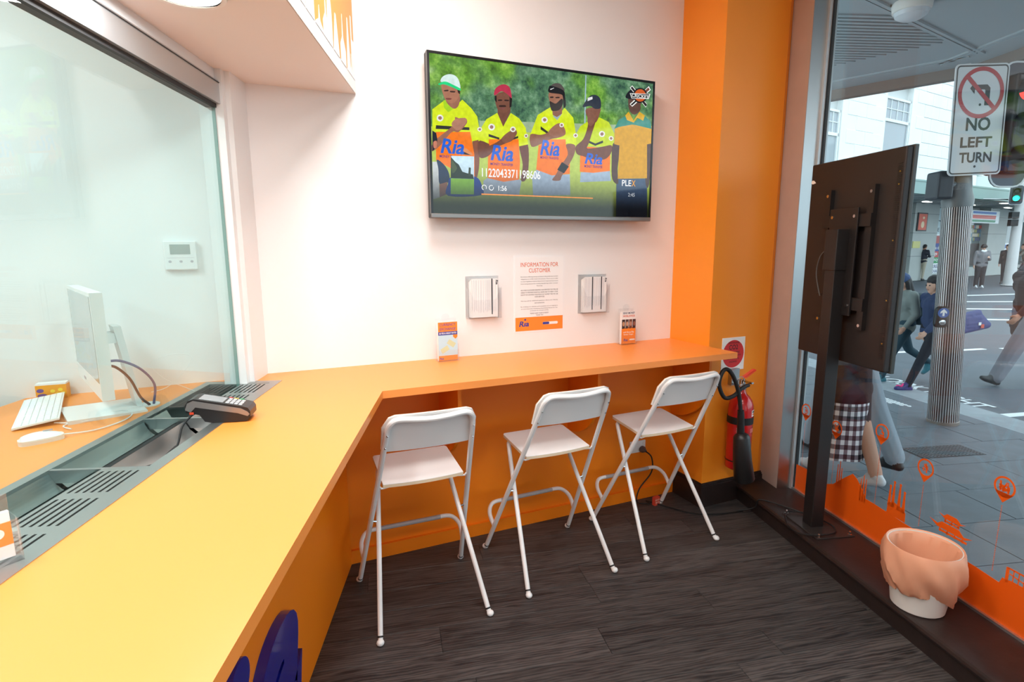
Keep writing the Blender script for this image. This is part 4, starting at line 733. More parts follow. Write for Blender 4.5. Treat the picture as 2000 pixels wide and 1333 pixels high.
# ------------------------------------------------------------------ display on its floor pole (local: x outward, y along the window)
D_ = thing('display_stand', 'black portrait advertising display on a square floor pole facing the street window', 'display', MP(2.0, 2.535, .1015), OM)
def sb(x0, x1, s0, s1, z0, z1, b, r=0): (b.rbox(x0 - 2.0, x1 - 2.0, s0 - 2.535, s1 - 2.535, z0 - .1015, z1 - .1015, r) if r else b.box(x0 - 2.0, x1 - 2.0, s0 - 2.535, s1 - 2.535, z0 - .1015, z1 - .1015))
M_DISP = mat('display_black', (38, 33, 32), .5, bump=(200, .01)); M_DSIDE = mat('display_side_grey', (60, 66, 66), .4)
b = MB(); sb(2.052, 2.085, 2.248, 2.862, 1.0, 2.008, b, .006); b.build('rear_cover', M_DISP, D_)
b = MB(); sb(2.085, 2.105, 2.242, 2.868, .994, 2.014, b, .003); b.build('front_frame', M_DSIDE, D_)
b = MB(); sb(2.1052, 2.107, 2.26, 2.85, 1.02, 1.99, b); b.build('screen_glass', mat('display_screen', (12, 13, 15), .1), D_)
b = MB(); sb(1.955, 2.025, 2.50, 2.572, .105, 1.50, b, .003); b.build('pole', M_BLACKMET, D_)
b = MB(); sb(1.948, 2.032, 2.493, 2.58, 1.46, 1.66, b, .004); b.build('pole_head', M_BLACKMET, D_)
b = MB(); sb(1.905, 2.12, 2.385, 2.68, .1015, .107, b, .002); b.build('base_plate', mat('base_plate_black', (44, 42, 41), .35), D_)
for x_, s_ in ((1.925, 2.40), (2.10, 2.40), (1.925, 2.665), (2.10, 2.665)):
    MB().lathe([(.010, .0055), (.010, .009), (.0055, .009), (.0055, .022), (.004, .026), (.0, .026)], (x_ - 2.0, s_ - 2.535, 0), 8).build('anchor_bolt', M_CHROME, D_)
for s_ in (2.40, 2.69):
    b = MB(); sb(2.03, 2.052, s_ - .02, s_ + .02, 1.18, 1.86, b); b.build('mount_rail', M_BLACKMET, D_)
for z_ in (1.30, 1.70):
    b = MB(); sb(2.022, 2.035, 2.38, 2.71, z_ - .03, z_ + .03, b); b.build('cross_rail', M_BLACKMET, D_)
b = MB(); sb(2.012, 2.022, 2.45, 2.64, 1.24, 1.76, b, .002); b.build('mount_plate', M_BLACKMET, D_)
for s_, z_ in ((2.47, 1.72), (2.62, 1.72), (2.47, 1.29), (2.62, 1.29), (2.40, 1.83), (2.69, 1.83), (2.40, 1.2), (2.69, 1.2)):
    MB().lathe([(.008, 0), (.008, .006), (.0, .008)], ((2.008 if s_ in (2.47, 2.62) else 2.027) - 2.0, s_ - 2.535, z_ - .1015), 8, 'x').build('bolt', M_CHROME, D_)
b = MB(); k = 0; z_ = 1.06
while z_ < 1.94: sb(2.0505, 2.0525, 2.262, 2.285, z_, z_ + .004, b); z_ += .0085
b.build('vent_slots', M_BLACK, D_)
b = MB()
for z_ in (1.90, 1.845, 1.60, 1.33, 1.13): sb(2.0500, 2.0522, 2.268, 2.275, z_, z_ + .006, b)
b.build('port_pins', mat('brass', (200, 170, 90), .3, 1.0), D_)
b = MB(); flat = [(-.018, -.006), (-.008, .004), (0, .009), (.012, .010), (.020, .004), (.018, -.006), (.005, -.010), (-.006, -.008)]
k = len(flat); b.add([(.0512, .305 + a, 1.815 + c) for a, c in flat] + [(.0525, .305 + a, 1.815 + c) for a, c in flat], [tuple(range(k)), tuple(range(2 * k - 1, k - 1, -1))]); b.build('torn_label', M_PAPER, D_)
MB().tube(spline([(.028, .13, 1.46), (.02, .165, 1.42), (.012, .17, 1.33), (.005, .12, 1.22)], 6), .003, 6).build('signal_cable', mat('grey_cable', (90, 88, 86), .5), D_, True)

# ------------------------------------------------------------------ waste bin with liner
BN = thing('waste_bin', 'white waste bin with a peach plastic liner on the window step', 'bin', MP(1.965, 1.85, .1015), .2)
MB().lathe([(.0, .0), (.088, .0), (.095, .006), (.128, .268), (.131, .272), (.124, .272), (.092, .012), (0, .012)], seg=36, cap=False).build('bucket', mat('bin_white', (226, 222, 216), .4), BN, True)
def liner_mat():
    m = mat('peach_liner', (252, 192, 156), .38); nt = m.node_tree; b = nt.nodes['Principled BSDF']; b.inputs['Subsurface Weight'].default_value = .0
    b.inputs['Transmission Weight'].default_value = 0.0
    tr = nt.nodes.new('ShaderNodeBsdfTranslucent'); tr.inputs[0].default_value = srgb(255, 190, 150); mx = nt.nodes.new('ShaderNodeMixShader'); mx.inputs[0].default_value = .35
    out = [n for n in nt.nodes if n.type == 'OUTPUT_MATERIAL'][0]; nt.links.new(b.outputs[0], mx.inputs[1]); nt.links.new(tr.outputs[0], mx.inputs[2]); nt.links.new(mx.outputs[0], out.inputs[0]); return m
random.seed(5); prof = [(.132, .276, 0), (.138, .262, .25), (.143, .235, .6), (.145, .20, .9), (.142, .165, 1.1), (.133, .125, 1.1), (.121, .090, 1.1), (.112, .062, 1.1), (.107, .048, 1.0)]
inn = [(.1315, .2765, 0), (.1165, .262, .1), (.108, .22, .5), (.098, .16, .6), (.088, .09, .6), (.072, .03, .5), (.0, .025, 0)]
def liner_ring(pr, seg=72, hem=None):
    V = []; F = []
    for i, (r, h, wv) in enumerate(pr):
        for j in range(seg):
            a = 2 * PI * j / seg; d = wv * (.005 * sin(5 * a + 1.7 * h * 20) + .0045 * sin(11 * a + 40 * h) + .003 * sin(23 * a - 70 * h))
            hh = h + (wv * .010 * sin(3 * a + 1.0) + (.045 * max(0, cos(a - 3.6)) * (i / (len(pr) - 1)) ** 2 * (1 if hem else 0)) if i > 1 else 0)
            V.append(((r + d) * cos(a), (r + d) * sin(a), max(hh, .022)))
    for i in range(len(pr) - 1):
        for j in range(seg): F.append((i * seg + j, i * seg + (j + 1) % seg, (i + 1) * seg + (j + 1) % seg, (i + 1) * seg + j))
    return V, F
b = MB(); V, F = liner_ring(prof, hem=True); b.add(V, F); V, F = liner_ring(inn); b.add(V, F); b.build('liner', liner_mat(), BN, True)

# ------------------------------------------------------------------ office side of the counter
t = thing('all_in_one_computer', 'white all-in-one computer on a sloping foot behind the counter glass', 'computer', (-1.37, 2.17, 1.0), 0)
ax, ay = (-.338, .412); l_ = math.hypot(ax, ay); ux, uy = ax / l_, ay / l_; nx, ny = -uy, ux     # n: the way the screen faces
if nx > 0: nx, ny = -nx, -ny
def cp(a, n_, z_): return (-1.166 + 1.37 + ux * a + nx * n_, 1.82 - 2.17 + uy * a + ny * n_, z_)
def cbox(a0, a1, n0, n1, z0, z1, b): b.add([cp(a, n_, z_) for z_ in (z0, z1) for a, n_ in ((a0, n0), (a1, n0), (a1, n1), (a0, n1))], [(3, 2, 1, 0), (4, 5, 6, 7), (0, 1, 5, 4), (1, 2, 6, 5), (2, 3, 7, 6), (3, 0, 4, 7)])
b = MB(); cbox(0, .533, -.034, 0, .104, .450, b); b.build('screen_case', M_WHITEPL, t)
b = MB(); cbox(.012, .521, 0, .0012, .160, .438, b); b.build('screen', mat('computer_screen_off', (176, 186, 186), .12), t)
b = MB(); cbox(.33, .37, 0, .001, .12, .13, b); b.build('maker_mark', M_FAINT, t)
fx, fy = .27, -.02
b = MB(); pr = [(-.12, .0), (.10, .0), (.10, .006), (-.12, .012)]
P_ = [cp(.30 + s * .115, -n_, z_) for s in (-1, 1) for n_, z_ in ((-.08, .0), (.15, .0), (.15, .007), (-.08, .014))]
b.add(P_, [(0, 1, 2, 3), (7, 6, 5, 4), (0, 4, 5, 1), (1, 5, 6, 2), (2, 6, 7, 3), (3, 7, 4, 0)]); b.build('foot_plate', M_WHITEPL, t)
b = MB(); P_ = [cp(.31 + s * .045, -n_, z_) for s in (-1, 1) for n_, z_ in ((.132, .006), (.150, .006), (.112, .31), (.088, .31))]
b.add(P_, [(0, 1, 2, 3), (7, 6, 5, 4), (0, 4, 5, 1), (1, 5, 6, 2), (2, 6, 7, 3), (3, 7, 4, 0)]); b.build('stand_arm', M_WHITEPL, t)
b = MB(); cbox(.27, .35, -.10, -.034, .25, .285, b); b.build('hinge', M_WHITEPL, t)
t = thing('keyboard', 'slim white keyboard lying askew at the edge of the counter', 'keyboard', (-1.545, 2.075, 1.0), math.atan2(.414, -.258))
MB().add([(x_, y_, z_) for z_ in (0, 1) for x_, y_, z_ in [(a, c, (.004 if z_ == 0 else .010) + (.014 if c < 0 else 0)) for a, c in ((-.215, -.062), (.215, -.062), (.215, .062), (-.215, .062))]], [(3, 2, 1, 0), (4, 5, 6, 7), (0, 1, 5, 4), (1, 2, 6, 5), (2, 3, 7, 6), (3, 0, 4, 7)]).build('tray', M_WHITEPL, t)
key = MB().rbox(0, .0165, 0, .0165, 0, .004, .001, 1).mesh('key', mat('key_white', (240, 241, 240), .4))
for r in range(6):
    for c_ in range(20):
        yy = .054 - r * .0188 - .0165; o = link('key', key, t, (-.207 + c_ * .0207, yy, .010 + .014 * (.062 - yy - .0165) / .124 + .001)); o.rotation_euler = (-.11, 0, 0)
t = thing('computer_mouse', 'white corded mouse beside the keyboard on the counter', 'mouse', (-1.318, 1.755, 1.0), .75)
V = []; F = []; nx_, ny_ = 12, 8
for i in range(nx_ + 1):
    u = -1 + 2 * i / nx_
    for j in range(ny_ + 1):
        v = -1 + 2 * j / ny_; wv = math.sqrt(max(0, 1 - u ** 4)); V.append((u * .056, v * .030 * wv, .010 + .022 * (1 - .55 * (u + .15) ** 2) * (1 - .9 * v * v) * (wv ** .3)))
for i in range(nx_):
    for j in range(ny_): a = i * (ny_ + 1) + j; F.append((a, a + 1, a + ny_ + 2, a + ny_ + 1))
MB().add(V, F).build('shell', M_WHITEPL, t, True)
ol = [(.054 * cos(a) * (1 if 1 else 0), .029 * sin(a) * (abs(sin(a)) ** -.3 if abs(sin(a)) > .05 else 1)) for a in [2 * PI * i / 28 for i in range(28)]]
MB().prism([(math.copysign(abs(cos(a)) ** .6, cos(a)) * .0555, math.copysign(abs(sin(a)) ** .6, sin(a)) * .0295) for a in [2 * PI * i / 28 for i in range(28)]], 0, .015).build('underside', mat('mouse_base', (232, 222, 212), .4), t, True)
MB().box(.006, .03, -.002, .002, .030, .0335).build('scroll_wheel', M_FAINT, t)
t = thing('snack_box', 'small orange printed carton behind the keyboard', 'box', (-1.655, 2.30, 1.0), .3)
MB().box(-.05, .05, -.02, .02, 0, .055).build('carton', mat('carton_orange', (244, 160, 30), .5), t); MB().box(-.05, .05, -.02, .02, .0552, .062).build('lid', M_PAPER, t)
b = MB(); b.add([(-.035 + .012 * cos(a), -.0204, .034 + .008 * sin(a)) for a in [2 * PI * i / 12 for i in range(12)]], [tuple(range(12))]); b.add([(-.03 + .016 * cos(a), -.0204, .014 + .008 * sin(a)) for a in [2 * PI * i / 12 for i in range(12)]], [tuple(range(12))]); b.build('blue_print', M_PRINTBLUE, t)
b = MB(); 
for cx_, cz_ in ((.005, .03), (.02, .018), (.03, .034), (.038, .02)): b.add([(cx_ + .008 * cos(a), -.0206, cz_ + .007 * sin(a)) for a in [2 * PI * i / 10 for i in range(10)]], [tuple(range(10))])
b.build('yellow_print', mat('print_yellow', (250, 214, 60), .5), t)
t = thing('cable_grommet', 'round white cable grommet in the counter beside the computer foot', 'grommet', (-1.215, 2.15, 1.0))
MB().lathe([(.030, 0), (.038, 0), (.038, .004), (.030, .005), (.026, .002), (.0, .002)], seg=24).build('ring', M_WHITEPL, t, True)
def cablething(name, label, pts, r, m, extra=None):
    p0 = Vector(pts[0]); t = thing(name, label, 'cable', (p0.x, p0.y, 1.0))
    MB().tube(spline([Vector(p) - Vector((p0.x, p0.y, 1.0)) for p in pts], 6), r, 6).build('cord', m, t, True); return t
M_WC = mat('white_cord', (238, 238, 236), .4)
MAROON = mat('brown_cable', (96, 62, 56), .5); VIOL = mat('violet_cable', (104, 100, 136), .5)
cablething('white_cable', 'white mouse cable looping across the orange counter', [(-1.28, 1.795, 1.008), (-1.22, 1.84, 1.004), (-1.185, 1.93, 1.004), (-1.20, 2.02, 1.004), (-1.245, 2.045, 1.012), (-1.31, 2.01, 1.004), (-1.37, 2.03, 1.004), (-1.42, 2.10, 1.004)], .0022, M_WC)
cablething('white_cable', 'white keyboard cable lying in loops before the computer foot', [(-1.40, 1.93, 1.006), (-1.33, 1.93, 1.004), (-1.27, 1.98, 1.004), (-1.21, 2.05, 1.004), (-1.24, 2.06, 1.008), (-1.33, 1.99, 1.004), (-1.35, 1.90, 1.004), (-1.30, 1.86, 1.004)], .0022, M_WC)
cablething('thin_wire', 'thin white wire curling up against the office wall', [(-1.13, 2.33, 1.004), (-1.20, 2.40, 1.004), (-1.28, 2.39, 1.05), (-1.31, 2.37, 1.12), (-1.22, 2.40, 1.15), (-1.17, 2.42, 1.12), (-1.25, 2.38, 1.02), (-1.30, 2.33, 1.004)], .0012, M_WC)
cablething('brown_video_cable', 'brown cable with a plug hanging from the computer to the grommet', [(-1.235, 1.965, 1.19), (-1.215, 1.985, 1.182), (-1.20, 2.03, 1.13), (-1.20, 2.08, 1.05), (-1.205, 2.14, 1.004)], .0045, MAROON)
cablething('violet_data_cable', 'violet data cable from the computer stand into the grommet', [(-1.25, 1.985, 1.20), (-1.225, 2.03, 1.195), (-1.20, 2.10, 1.15), (-1.185, 2.15, 1.08), (-1.198, 2.155, 1.003)], .0045, VIOL)
t = thing('thermostat', 'white wall thermostat with a grey display seen through the counter glass', 'thermostat', WP(-.305, .06, 1.555), WA)
MB().rbox(-.06, .06, -.02, 0, -.06, .06, .004).build('case', M_WHITEPL, t); MB().box(-.037, .037, -.0212, -.02, .005, .046).build('display', mat('lcd_grey', (150, 164, 158), .3), t)
b = MB()
for x_ in (-.04, .0, .04): b.add([(x_ + .006 * cos(a), -.0212, -.025 + .005 * sin(a)) for a in [2 * PI * i / 12 for i in range(12)]], [tuple(range(12))])
b.box(-.05, .05, -.0208, -.02, -.010, -.0092); b.build('button', M_FAINT, t)

# card terminal on the tray edge
T = thing('card_terminal', 'black and grey card payment terminal straddling the steel tray', 'card terminal', (-.85, 1.93, 1.0025), .12)
pr = [(-.100, .040), (-.103, .062), (-.092, .080), (-.075, .086), (.075, .052), (.092, .046), (.099, .034), (.099, .014), (.085, .0), (-.02, .0), (-.045, .006), (-.06, .030)]
b = MB(); b.plate(pr, -.041, .041); b.build('body', mat('terminal_black', (34, 32, 33), .35), T)
for s in (-1, 1):
    sd = [(-.102, .050), (-.094, .072), (-.076, .080), (.070, .046), (.090, .034), (.097, .024), (.090, .018), (.06, .030), (-.07, .058), (-.085, .042)]
    MB().plate(sd, s * .0425 - .0015, s * .0425 + .0015).build('silver_side', mat('terminal_silver', (158, 156, 156), .3, .7), T)
def tt(x_): return .086 + (x_ + .075) * (-.034 / .15)
def tq(x0, x1, y0, y1, o, m, nm): MB().add([(x0, y0, tt(x0) + o), (x1, y0, tt(x1) + o), (x1, y1, tt(x1) + o), (x0, y1, tt(x0) + o)], [(0, 1, 2, 3)]).build(nm, m, T)
tq(-.062, .012, -.031, .031, .0006, mat('terminal_screen', (150, 150, 152), .15), 'screen')
cols = {(3, 0): (40, 190, 110), (3, 1): (236, 196, 50), (3, 2): (220, 50, 46)}
for r in range(4):
    for c_ in range(3):
        x0 = .020 + r * .0135; y0 = -.030 + c_ * .021; cc = cols.get((r, c_)) if False else None
        k = {0: (40, 190, 110), 1: (236, 196, 50), 2: (220, 50, 46)}
        MB().add([(x0, y0, tt(x0) + .002), (x0 + .010, y0, tt(x0 + .01) + .002), (x0 + .010, y0 + .015, tt(x0 + .01) + .002), (x0, y0 + .015, tt(x0) + .002)] + [(x0, y0, tt(x0)), (x0 + .010, y0, tt(x0 + .01)), (x0 + .010, y0 + .015, tt(x0 + .01)), (x0, y0 + .015, tt(x0))], [(0, 1, 2, 3), (0, 4, 5, 1), (1, 5, 6, 2), (2, 6, 7, 3), (3, 7, 4, 0)]).build('key', mat('terminal_key', (196, 194, 194), .4), T)
for i, k in enumerate(((220, 50, 46), (236, 196, 50), (40, 190, 110))):
    x0 = .014 + i * .0175; MB().add([(x0, .034, tt(x0) + .0012), (x0 + .014, .034, tt(x0 + .014) + .0012), (x0 + .014, .0405, tt(x0 + .014) + .0012), (x0, .0405, tt(x0) + .0012)], [(0, 1, 2, 3)]).build('function_key', mat('terminal_key_%d' % i, k, .4), T)
MB().box(-.089, -.076, -.0448, -.0438, .034, .042).build('red_tab', mat('terminal_red', (214, 70, 40), .4), T)
t = cablething('terminal_cable', 'black terminal cable with an inline plug lying in the tray', [(-.935, 1.90, 1.03), (-.955, 1.865, 1.0), (-.94, 1.80, .965), (-.93, 1.74, .948), (-.935, 1.70, .943), (-.955, 1.64, .95)], .0035, M_RUBBER)
MB().tube([(-.005, -.165, -.053), (.0, -.12, -.043)], .009, 8).build('inline_plug', M_BLACK, t, True)
# ================================================================== the street outside
GZ = -0.17
M_PAVE = mat('bluestone_slab', (104, 112, 120), .55, noise=(6, .14), bump=(40, .1))
M_KERB = mat('granite_kerb', (150, 158, 164), .6, noise=(8, .10))
M_ROAD = mat('asphalt', (86, 92, 100), .6, noise=(3, .10), bump=(90, .15))
M_LINE = mat('road_paint', (232, 236, 238), .6, noise=(10, .08))
pv = struct(MB().prism([mxy(2.0, -14), mxy(5.44, -14), mxy(5.44, 11), mxy(2.0, 11)], GZ - .3, GZ - .012).build('pavement', mat('slab_joint', (46, 50, 54), .8)))
SLAB = {}
def slab(m0, m1, s0, s1, par=pv):
    k = (round(m1 - m0, 3), round(s1 - s0, 3))
    if k not in SLAB: SLAB[k] = MB().rbox(0, k[0] - .005, 0, k[1] - .005, -.02, 0, .002, 1).mesh('slab', M_PAVE)
    q = MP(m0, s0); o = link('slab', SLAB[k], par, (q[0], q[1], GZ + random.uniform(-.0012, .0012)), OM); return o
ROWS = [2.44 + .43 * i for i in range(-6, 16)]
JOINT = {2.44: 3.25, 2.87: 3.09, 3.30: 3.815, 3.73: 4.65}
random.seed(3)
for r in ROWS:
    j = JOINT.get(round(r, 2), 2.8 + random.uniform(0, .6)); e = [2.2] + [j + .61 * k for k in range(-3, 6) if 2.3 < j + .61 * k < 5.36] + [5.44]
    for a, b_ in zip(e[:-1], e[1:]):
        if b_ - a > .03: slab(a, b_, r, r + .43)
kb = struct(MB().prism([mxy(5.44, -14), mxy(5.84, -14), mxy(5.84, 11), mxy(5.44, 11)], GZ - .3, GZ).build('kerb', M_KERB))
rd = MB().prism([mxy(5.84, -40), mxy(60, -40), mxy(60, 60), mxy(5.84, 60)], GZ - .3, GZ - .025); struct(rd.build('road', M_ROAD))
struct(MB().prism([mxy(-20, 11), mxy(5.84, 11), mxy(5.84, 60), mxy(-20, 60)], GZ - .3, GZ - .026).build('side_street', M_ROAD))
def line(pts, name, label, grp='white road markings'):
    c = (sum(p[0] for p in pts) / len(pts), sum(p[1] for p in pts) / len(pts)); w_ = MP(*c); o = MB().prism([(MP(*p)[0] - w_[0], MP(*p)[1] - w_[1]) for p in pts], 0, .004).build(name, M_LINE, loc=(w_[0], w_[1], GZ - .025)); tag(o, label, 'road marking', grp); return o
for i, (a, b_) in enumerate(((6.6, 7.1), (7.45, 8.1), (8.8, 9.35), (9.65, 10.1), (10.5, 11.1), (11.5, 12.1))): line([(a, 8.08), (b_, 8.12), (b_, 8.22), (a, 8.18)], 'crossing_dash', ['white crossing dash at the left, beside the display edge', 'white crossing dash hidden behind the fluted post', 'white crossing dash just right of the fluted post', 'second white crossing dash right of the fluted post', 'white crossing dash behind the striding person', 'last white crossing dash beyond the right edge'][i], 'dashes of the far crossing line')
for i, (a, b_) in enumerate(((5.9, 6.4), (6.75, 7.3), (7.6, 8.2))): line([(a, 4.80), (b_, 4.82), (b_, 4.92), (a, 4.90)], 'crossing_dash', ['white dash by the kerb at the right edge of the photo', 'second dash of the near crossing line, beyond the right edge', 'third dash of the near crossing line, farthest from the kerb'][i], 'dashes of the near crossing line')
for i, (a, b_, lab) in enumerate((((16.4, 15.1), (19.9, 14.4), 'long white line crossing the road before the far pole'), ((14.6, 13.4), (18.2, 12.3), 'second long white line across the road, nearer than the far pole'), ((12.4, 11.6), (15.0, 10.6), 'third long white line across the middle of the road'), ((18.4, 16.9), (23.5, 17.3), 'farthest white line across the road at the opposite kerb'))):
    line([(a[0], a[1]), (b_[0], b_[1]), (b_[0], b_[1] + .22), (a[0], a[1] + .22)], 'road_line', lab)
# painted pedestrian warning beside the kerb
lk = thing('kerb_lettering', 'white painted words on the asphalt along the kerb', 'road marking', MP(6.0, 6.62, GZ - .0205), OM)
b = MB(); V, F, asp = text_geo('LOOK RIGHT', .02)
b.add([(-.13 + c * .26, .0 - a * 1.5, 0) for a, c in V], F); b.build('lettering', M_LINE, lk)
tb_ = MB()
for i in range(11):
    for j in range(6 - i // 2): tb_.lathe([(.022, 0), (.018, .005), (0, .006)], (i * .05, -j * .05, 0), 8)
tp = thing('tactile_studs', 'triangular patch of white tactile studs on the pavement before the kerb', 'tactile paving', MP(5.15, 5.74, GZ), OM - PI / 2)
o = tb_.build('studs', M_LINE, tp); o['kind'] = 'stuff'
gr = thing('drain_grate', 'dark rectangular patterned access cover let into the pavement slabs', 'access cover', MP(4.29, 3.99, GZ), OM)
MB().box(-.30, .30, -.125, .125, -.01, .003).build('frame', mat('cast_iron', (62, 66, 70), .5, .4), gr)
gm = MB().rbox(0, .026, 0, .016, 0, .004, .001, 1).mesh('tread', mat('cast_iron_tread', (104, 108, 112), .5, .4))
for i in range(17):
    for j in range(9): link('tread', gm, gr, (-.285 + i * .034, -.112 + j * .0255, .003))

# awning over the pavement
AZ = 3.6
M_AWN = mat('awning_soffit_grey', (158, 170, 174), .6)
aw = struct(MB().prism([mxy(2.2, -14), (5.70, -14), (5.80, 6.35), (4.81, 7.52), (2.6, 10.2), mxy(2.2, 5)], AZ, AZ + .25).build('ceiling_awning', M_AWN))
edge = [(5.70, -14), (5.80, 6.35), (4.81, 7.52), (2.6, 10.2)]
for a, b_ in zip(edge[:-1], edge[1:]):
    dx, dy = b_[0] - a[0], b_[1] - a[1]; l_ = math.hypot(dx, dy); nx_, ny_ = dy / l_, -dx / l_
    MB().prism([a, b_, (b_[0] + nx_ * .12, b_[1] + ny_ * .12), (a[0] + nx_ * .12, a[1] + ny_ * .12)], AZ - .12, AZ + .35).build('fascia', mat('awning_fascia_brown', (120, 112, 106), .6), aw)
    for o_ in (-.42, -.48): MB().prism([(a[0] + nx_ * o_, a[1] + ny_ * o_), (b_[0] + nx_ * o_, b_[1] + ny_ * o_), (b_[0] + nx_ * (o_ + .035), b_[1] + ny_ * (o_ + .035)), (a[0] + nx_ * (o_ + .035), a[1] + ny_ * (o_ + .035))], AZ - .018, AZ).build('bead', M_AWN, aw)
for o_ in (0, .09): MB().prism([(3.0 + o_, 4.6), (5.45 + o_, 5.95), (5.45 + o_, 5.98), (3.0 + o_, 4.64)], AZ - .02, AZ).build('bead', M_AWN, aw)
for i in range(46):      # pressed ribs of the soffit panel at the building corner
    y0 = 5.1 + i * .075; x0 = 2.3; x1 = min(5.2, 3.2 + (y0 - 4.75) * 1.8, 9.5 - y0 * .82)
    if x1 - x0 > .2: MB().prism([(x0, y0), (x1, y0), (x1, y0 + .035), (x0, y0 + .035)], AZ - .014, AZ).build('rib', M_AWN, aw)
dl = thing('awning_lamp', 'white dome bulkhead lamp under the street awning', 'light', (3.78, 4.83, AZ))
MB().lathe([(.145, 0), (.15, -.02), (.14, -.075), (.128, -.08)], seg=32).build('rim', mat('lamp_rim', (214, 212, 206), .45), dl, True); MB().lathe([(.130, -.078), (.118, -.11), (.08, -.135), (.04, -.145), (0, -.147)], seg=32, cap=False).build('dome', mat('lamp_dome', (196, 202, 206), .3), dl, True)

# ------------------------------------------------------------------ fluted street post with sign and signals
PX, PY = 4.70, 5.0
ps = thing('street_post', 'fluted grey metal traffic post standing on the pavement', 'post', (PX, PY, GZ)); ps.rotation_euler = (0, -.063, 0)
b = MB(); V = []; nf = 40; rows = ((.03, .129), (2.12, .114)); k_ = nf * 4
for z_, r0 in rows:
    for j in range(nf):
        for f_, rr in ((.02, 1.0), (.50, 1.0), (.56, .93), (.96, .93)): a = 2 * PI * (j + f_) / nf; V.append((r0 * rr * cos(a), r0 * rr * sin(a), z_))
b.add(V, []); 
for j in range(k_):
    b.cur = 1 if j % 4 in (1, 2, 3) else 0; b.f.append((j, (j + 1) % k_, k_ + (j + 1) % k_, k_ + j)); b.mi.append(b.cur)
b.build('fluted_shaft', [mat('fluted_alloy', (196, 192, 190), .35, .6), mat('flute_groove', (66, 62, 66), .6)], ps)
MB().lathe([(.115, .0), (.134, .0), (.134, .03), (.12, .04)], seg=40).build('base_ring', mat('post_base', (140, 130, 122), .5, .5), ps, True)
MB().lathe([(.120, 2.10), (.125, 2.16), (.105, 2.24), (.090, 2.46), (.0, 2.48)], seg=40).build('collar', mat('post_collar', (120, 122, 122), .45, .5), ps, True)
MB().tube([(0, 0, 2.4), (0, 0, 3.35)], .03, 12).build('sign_pole', M_STEEL, ps, True)
pd = math.atan2(-PY, -PX)        # towards the shop
bt = MB(); cx_, cy_ = .17 * cos(2.72), .17 * sin(2.72)
bx = thing('crossing_button', 'black pedestrian push button with a white arrow disc on the fluted post', 'push button', (PX - .215, PY - .06, .80), -.35)
MB().rbox(-.062, .062, -.05, .02, 0, .205, .04, 4).build('housing', mat('button_black', (28, 28, 30), .35), bx, True)
MB().lathe([(0, .052), (.046, .052), (.046, .05), (0, .05)], (0, 0, .145), 24, 'y', False).build('arrow_disc', mat('disc_blue', (52, 96, 170), .4), bx)
b = MB(); b.plate([(-.008, .115), (.008, .115), (.008, .15), (.026, .138), (.026, .155), (0, .182), (-.026, .155), (-.026, .138), (-.008, .15)], -.0545, -.052); b.build('arrow', M_PAPER, bx)
MB().lathe([(0, .062), (.024, .060), (.028, .05), (0, .05)], (0, 0, .055), 20, 'y', False).build('push_knob', M_CHROME, bx, True)
sg = thing('no_left_turn_sign', 'white rectangular no left turn sign with a red ring on the fluted post', 'sign', (4.55, 4.86, 2.195), 0); sg.rotation_euler = (0, -.045, 0)
SW, SH_ = .505, .94
M_SIGNW = mat('sign_white', (222, 224, 224), .4); M_SIGNK = mat('sign_black', (44, 50, 50), .45); M_SIGNR = mat('sign_ring_red', (190, 36, 48), .4)
MB().plate(rrect(-SW / 2, SW / 2, 0, SH_, .04), -.012, -.004).build('plate', M_SIGNW, sg)
def ring(b, cx_, cz_, r0, r1, y, n_=40):
    V = []
    for i in range(n_): a = 2 * PI * i / n_; V += [(cx_ + r0 * cos(a), y, cz_ + r0 * sin(a)), (cx_ + r1 * cos(a), y, cz_ + r1 * sin(a))]
    b.add(V, [(2 * i, 2 * i + 1, (2 * i + 3) % (2 * n_), (2 * i + 2) % (2 * n_)) for i in range(n_)])
b = MB(); o1 = rrect(-SW / 2 + .012, SW / 2 - .012, .012, SH_ - .012, .034); o2 = rrect(-SW / 2 + .024, SW / 2 - .024, .024, SH_ - .024, .024); k = len(o1)
b.add([(p[0], -.0125, p[1]) for p in o1 + o2], [(i, (i + 1) % k, k + (i + 1) % k, k + i) for i in range(k)]); 
kz = .94
b.plate([(x_, z_ * kz) for x_, z_ in ((-.105, .785), (-.06, .845), (-.06, .815), (.055, .815), (.085, .785), (.085, .63), (.04, .63), (.04, .765), (.03, .772), (-.06, .772), (-.06, .735))], -.0132, -.0124)
for s_, x_, z_, w_, h_ in (('NO', -.115, .405, .23, .115), ('LEFT', -.155, .255, .30, .09), ('TURN', -.155, .115, .31, .09)): add_text(b, s_, x_, z_ * kz, w_, h_, -.0126, .028)
b.lathe([(0, .0135), (.011, .0135), (.011, .012)], (0, 0, .075), 10, 'y', False); b.lathe([(0, .0135), (.011, .0135), (.011, .012)], (0, 0, .60), 10, 'y', False)
b.build('black_print', M_SIGNK, sg)
b = MB(); ring(b, 0, .70, .180, .215, -.0136); b.add([(x_, -.0140, z_) for x_, z_ in seg((-.135, .835), (.135, .565), .036)], [(0, 1, 2, 3)]); b.build('red_ring', M_SIGNR, sg)
